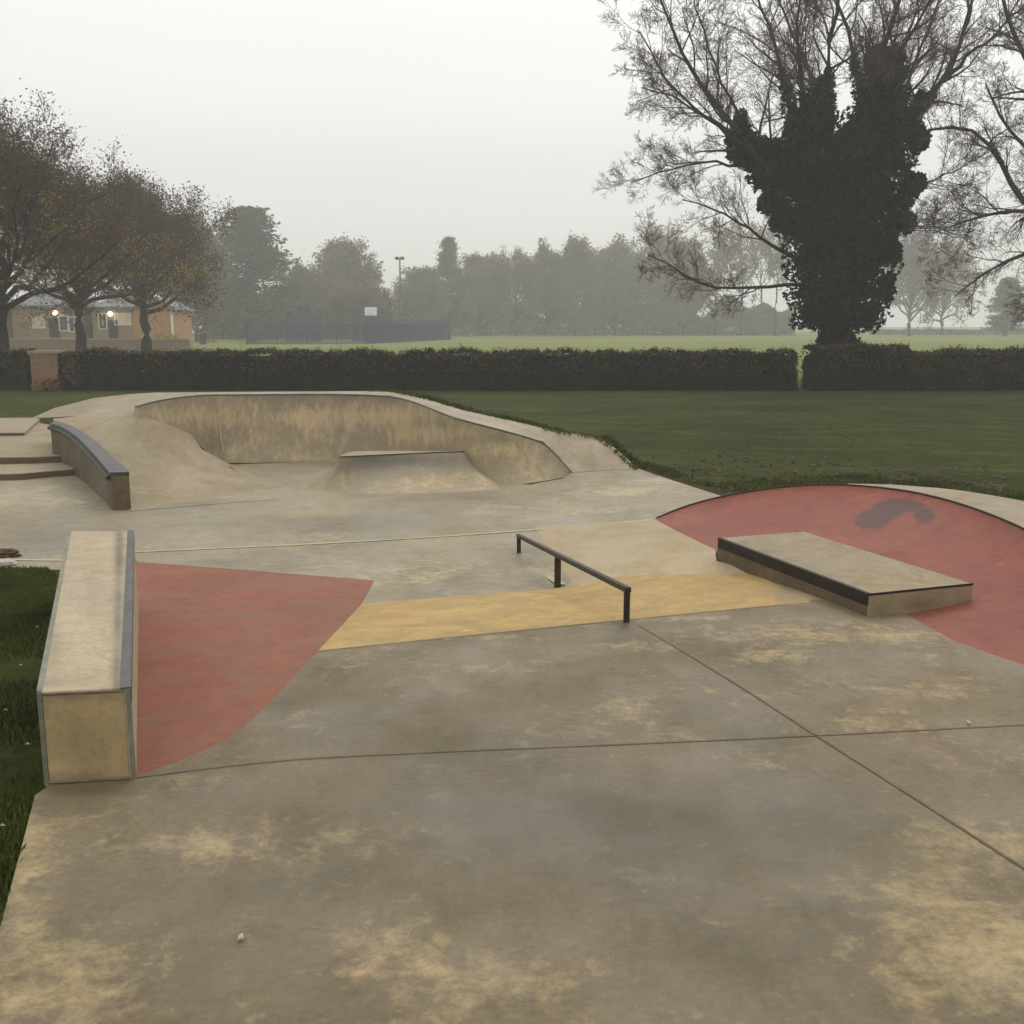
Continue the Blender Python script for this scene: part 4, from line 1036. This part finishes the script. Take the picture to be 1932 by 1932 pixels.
# garden wall
gw = thing('garden_wall', (hx(180), HD - 14, GZ), 'low weathered brick garden wall in front of the bungalows', 'wall')
mb = MB(); mb.box(hx(-200), hx(372) * .9, HD - 14, HD - 13.7, GZ, .62); mb.build('brickwork', M['brick_w'], gw)
mb = MB(); mb.box(hx(-200), hx(372) * .9, HD - 14.06, HD - 13.64, .62, .72); o = mb.build('wall_cap', M['bank'], gw); stain_shade_attr(o.data); rebase(gw)
# dark bin beside the brick gable
bn = thing('litter_bin', P(383, 650, GZ), 'dark litter bin on the grass right of the orange brick gable', 'bin')
c = P(383, 650, GZ); mb = MB(); mb.tube([c, c + Vector((0, 0, 1.15))], [.42, .5], 12); mb.build('body', M['dark'], bn)
mb = MB(); mb.tube([c + Vector((0, 0, 1.15)), c + Vector((0, 0, 1.3)), c + Vector((0, 0, 1.42))], [.54, .5, .2], 12); mb.build('lid', M['dark'], bn); rebase(bn)
shrub('leafy_shrub', 318, 0, 2.6, 1.7, M['yleaf'], 900, 33, 'small yellow green bush before the orange brick gable', leaf=.11, d=100)

# ================================================================== SPORTS CAGE
cg = thing('sports_cage', P(600, 645, GZ), 'dark blue barred ball court cage with taller goal ends', 'sports cage')
def panel(name, a, b, h, gap=.10, t=.042):
    mb = MB(); d = (b - a); L_ = d.length; u = d.normalized(); n = int(L_ / gap)
    for i in range(n + 1):
        p = a + u * (i * L_ / n); mb.add(*sqbar(p, p + Vector((0, 0, h)), t, t))
    for z in (.15, h * .5, h): mb.add(*sqbar(a + Vector((0, 0, z)), b + Vector((0, 0, z)), .05, .07))
    mb.build(name, M['blue'], cg)
    k = max(1, int(L_ / 3))
    for i in range(k + 1):
        p = a + u * (i * L_ / k); q = MB(); q.add(*sqbar(p, p + Vector((0, 0, h + .1)), .12, .12)); q.build('post', M['blue'], cg)
A = P(466,650,GZ); B = P(690,649,GZ); C_ = P(850,641,GZ); A2 = P(500,640,GZ); B2 = P(700,638,GZ)
ha = 2.35
panel('bar_panel', A, B, ha * 1.0); panel('bar_panel', B, C_, 2.6); panel('bar_panel', A, A2, 2.4); panel('bar_panel', A2, B2, 3.0); panel('bar_panel', B2, C_, 3.1)
G1 = P(541,646,GZ); G2 = P(606,645,GZ); G3 = P(668,645,GZ); G4 = P(738,644,GZ)
panel('goal_end', G1, G2, 4.4); panel('goal_end', G3, G4, 4.2)
for gx, gy, m, ypx in ((576, 645, M['blue'], 584), (702, 645, M['white'], 587)):
    c = P(gx, gy, GZ); c.y -= .6; z = D(gx, ypx, c.y).z
    mb = MB(); mb.box(c.x - .85, c.x + .85, c.y - .03, c.y + .03, z - .62, z + .55); bb = mb.build('backboard', m, cg)
    ring = MB(); ring.tube([Vector((c.x + .23 * math.cos(t_), c.y - .3 + .23 * math.sin(t_), z - .4)) for t_ in [i * 6.283 / 12 for i in range(13)]], .02, 5); ring.build('hoop', M['dark'], bb)
rebase(cg)
# tall lamp post
lp = thing('lamp_post', P(757, 641, GZ), 'tall thin lamp post rising above the trees beyond the blue cage', 'lamp post')
c = P(757, 641, GZ); zt = D(757, 487, c.y).z
mb = MB(); mb.tube([c, c + Vector((0, 0, 3)), Vector((c.x, c.y, zt))], [.2, .16, .12], 8); mb.build('pole', M['pole'], lp)
mb = MB()
for dx in (-.7, .15): mb.box(c.x + dx, c.x + dx + .55, c.y - .35, c.y + .15, zt - .25, zt + .2)
mb.box(c.x - .6, c.x + .6, c.y - .05, c.y + .05, zt - .05, zt + .05)
mb.build('lamp_head', M['dark'], lp); rebase(lp)

# ================================================================== HAZE, SKY, LIGHT
V, Fc = boxv(-420, 420, -30, 460, GZ - 1.0, 24)
hz_ = obj_from('haze', V, Fc, bpy.data.materials.new('haze_air')); struct(hz_, 'stuff')
m = hz_.data.materials[0]; m.use_nodes = True; t = m.node_tree; t.nodes.clear()
ou = t.nodes.new('ShaderNodeOutputMaterial'); pv = t.nodes.new('ShaderNodeVolumePrincipled')
pv.inputs['Color'].default_value = (.99, .99, .98, 1); pv.inputs['Density'].default_value = .0018; pv.inputs['Anisotropy'].default_value = .2
t.links.new(pv.outputs[0], ou.inputs['Volume'])

w = bpy.data.worlds.new('World'); sc.world = w; w.use_nodes = True; t = w.node_tree; t.nodes.clear()
wo = t.nodes.new('ShaderNodeOutputWorld'); bg = t.nodes.new('ShaderNodeBackground')
sky = t.nodes.new('ShaderNodeTexSky'); sky.sky_type = 'NISHITA'; sky.sun_disc = False
SUN_EL, SUN_AZ = math.radians(48), math.radians(20)
sky.sun_elevation = SUN_EL; sky.sun_rotation = SUN_AZ; sky.dust_density = 6; sky.air_density = 1.2
tc = t.nodes.new('ShaderNodeTexCoord'); sp_ = t.nodes.new('ShaderNodeSeparateXYZ'); t.links.new(tc.outputs['Generated'], sp_.inputs[0])
cr = t.nodes.new('ShaderNodeValToRGB'); cr.color_ramp.interpolation = 'EASE'
K = 11.5
e = cr.color_ramp.elements
e[0].position = 0.0; e[0].color = (.70, .70, .68, 1)
e[1].position = .34; e[1].color = (.97, .965, .945, 1)
x = e.new(.12); x.color = (.77, .762, .742, 1)
x = e.new(.22); x.color = (.88, .868, .85, 1)
x = e.new(1.0); x.color = (1.0, .99, .97, 1)
t.links.new(sp_.outputs['Z'], cr.inputs[0])
ns = t.nodes.new('ShaderNodeTexNoise'); ns.inputs['Scale'].default_value = 1.6; ns.inputs['Detail'].default_value = 3; t.links.new(tc.outputs['Generated'], ns.inputs['Vector'])
mr = t.nodes.new('ShaderNodeMapRange'); mr.inputs['To Min'].default_value = K * .95; mr.inputs['To Max'].default_value = K * 1.05; t.links.new(ns.outputs['Fac'], mr.inputs['Value'])
sc1 = t.nodes.new('ShaderNodeVectorMath'); sc1.operation = 'SCALE'; t.links.new(cr.outputs[0], sc1.inputs[0]); t.links.new(mr.outputs[0], sc1.inputs['Scale'])
mx = t.nodes.new('ShaderNodeMix'); mx.data_type = 'RGBA'; mx.inputs[0].default_value = .93
t.links.new(sky.outputs[0], mx.inputs[6]); t.links.new(sc1.outputs[0], mx.inputs[7])
t.links.new(mx.outputs[2], bg.inputs[0]); bg.inputs[1].default_value = .1; t.links.new(bg.outputs[0], wo.inputs[0])

sd = bpy.data.lights.new('sun', 'SUN'); sd.energy = .6; sd.angle = math.radians(25); sd.color = (1, .96, .9)
so = bpy.data.objects.new('sun', sd); COL.objects.link(so)
dirv = Vector((math.sin(SUN_AZ) * math.cos(SUN_EL), math.cos(SUN_AZ) * math.cos(SUN_EL), math.sin(SUN_EL)))
so.rotation_euler = dirv.to_track_quat('Z', 'Y').to_euler(); so.location = (0, 0, 30)

sc.render.engine = 'CYCLES'
sc.cycles.max_bounces = 8; sc.cycles.volume_bounces = 4; sc.cycles.diffuse_bounces = 3
sc.cycles.use_denoising = True
sc.view_settings.view_transform = 'Standard'; sc.view_settings.look = 'None'; sc.view_settings.exposure = 0; sc.view_settings.gamma = 1
sc.render.resolution_x = 1024; sc.render.resolution_y = 1024
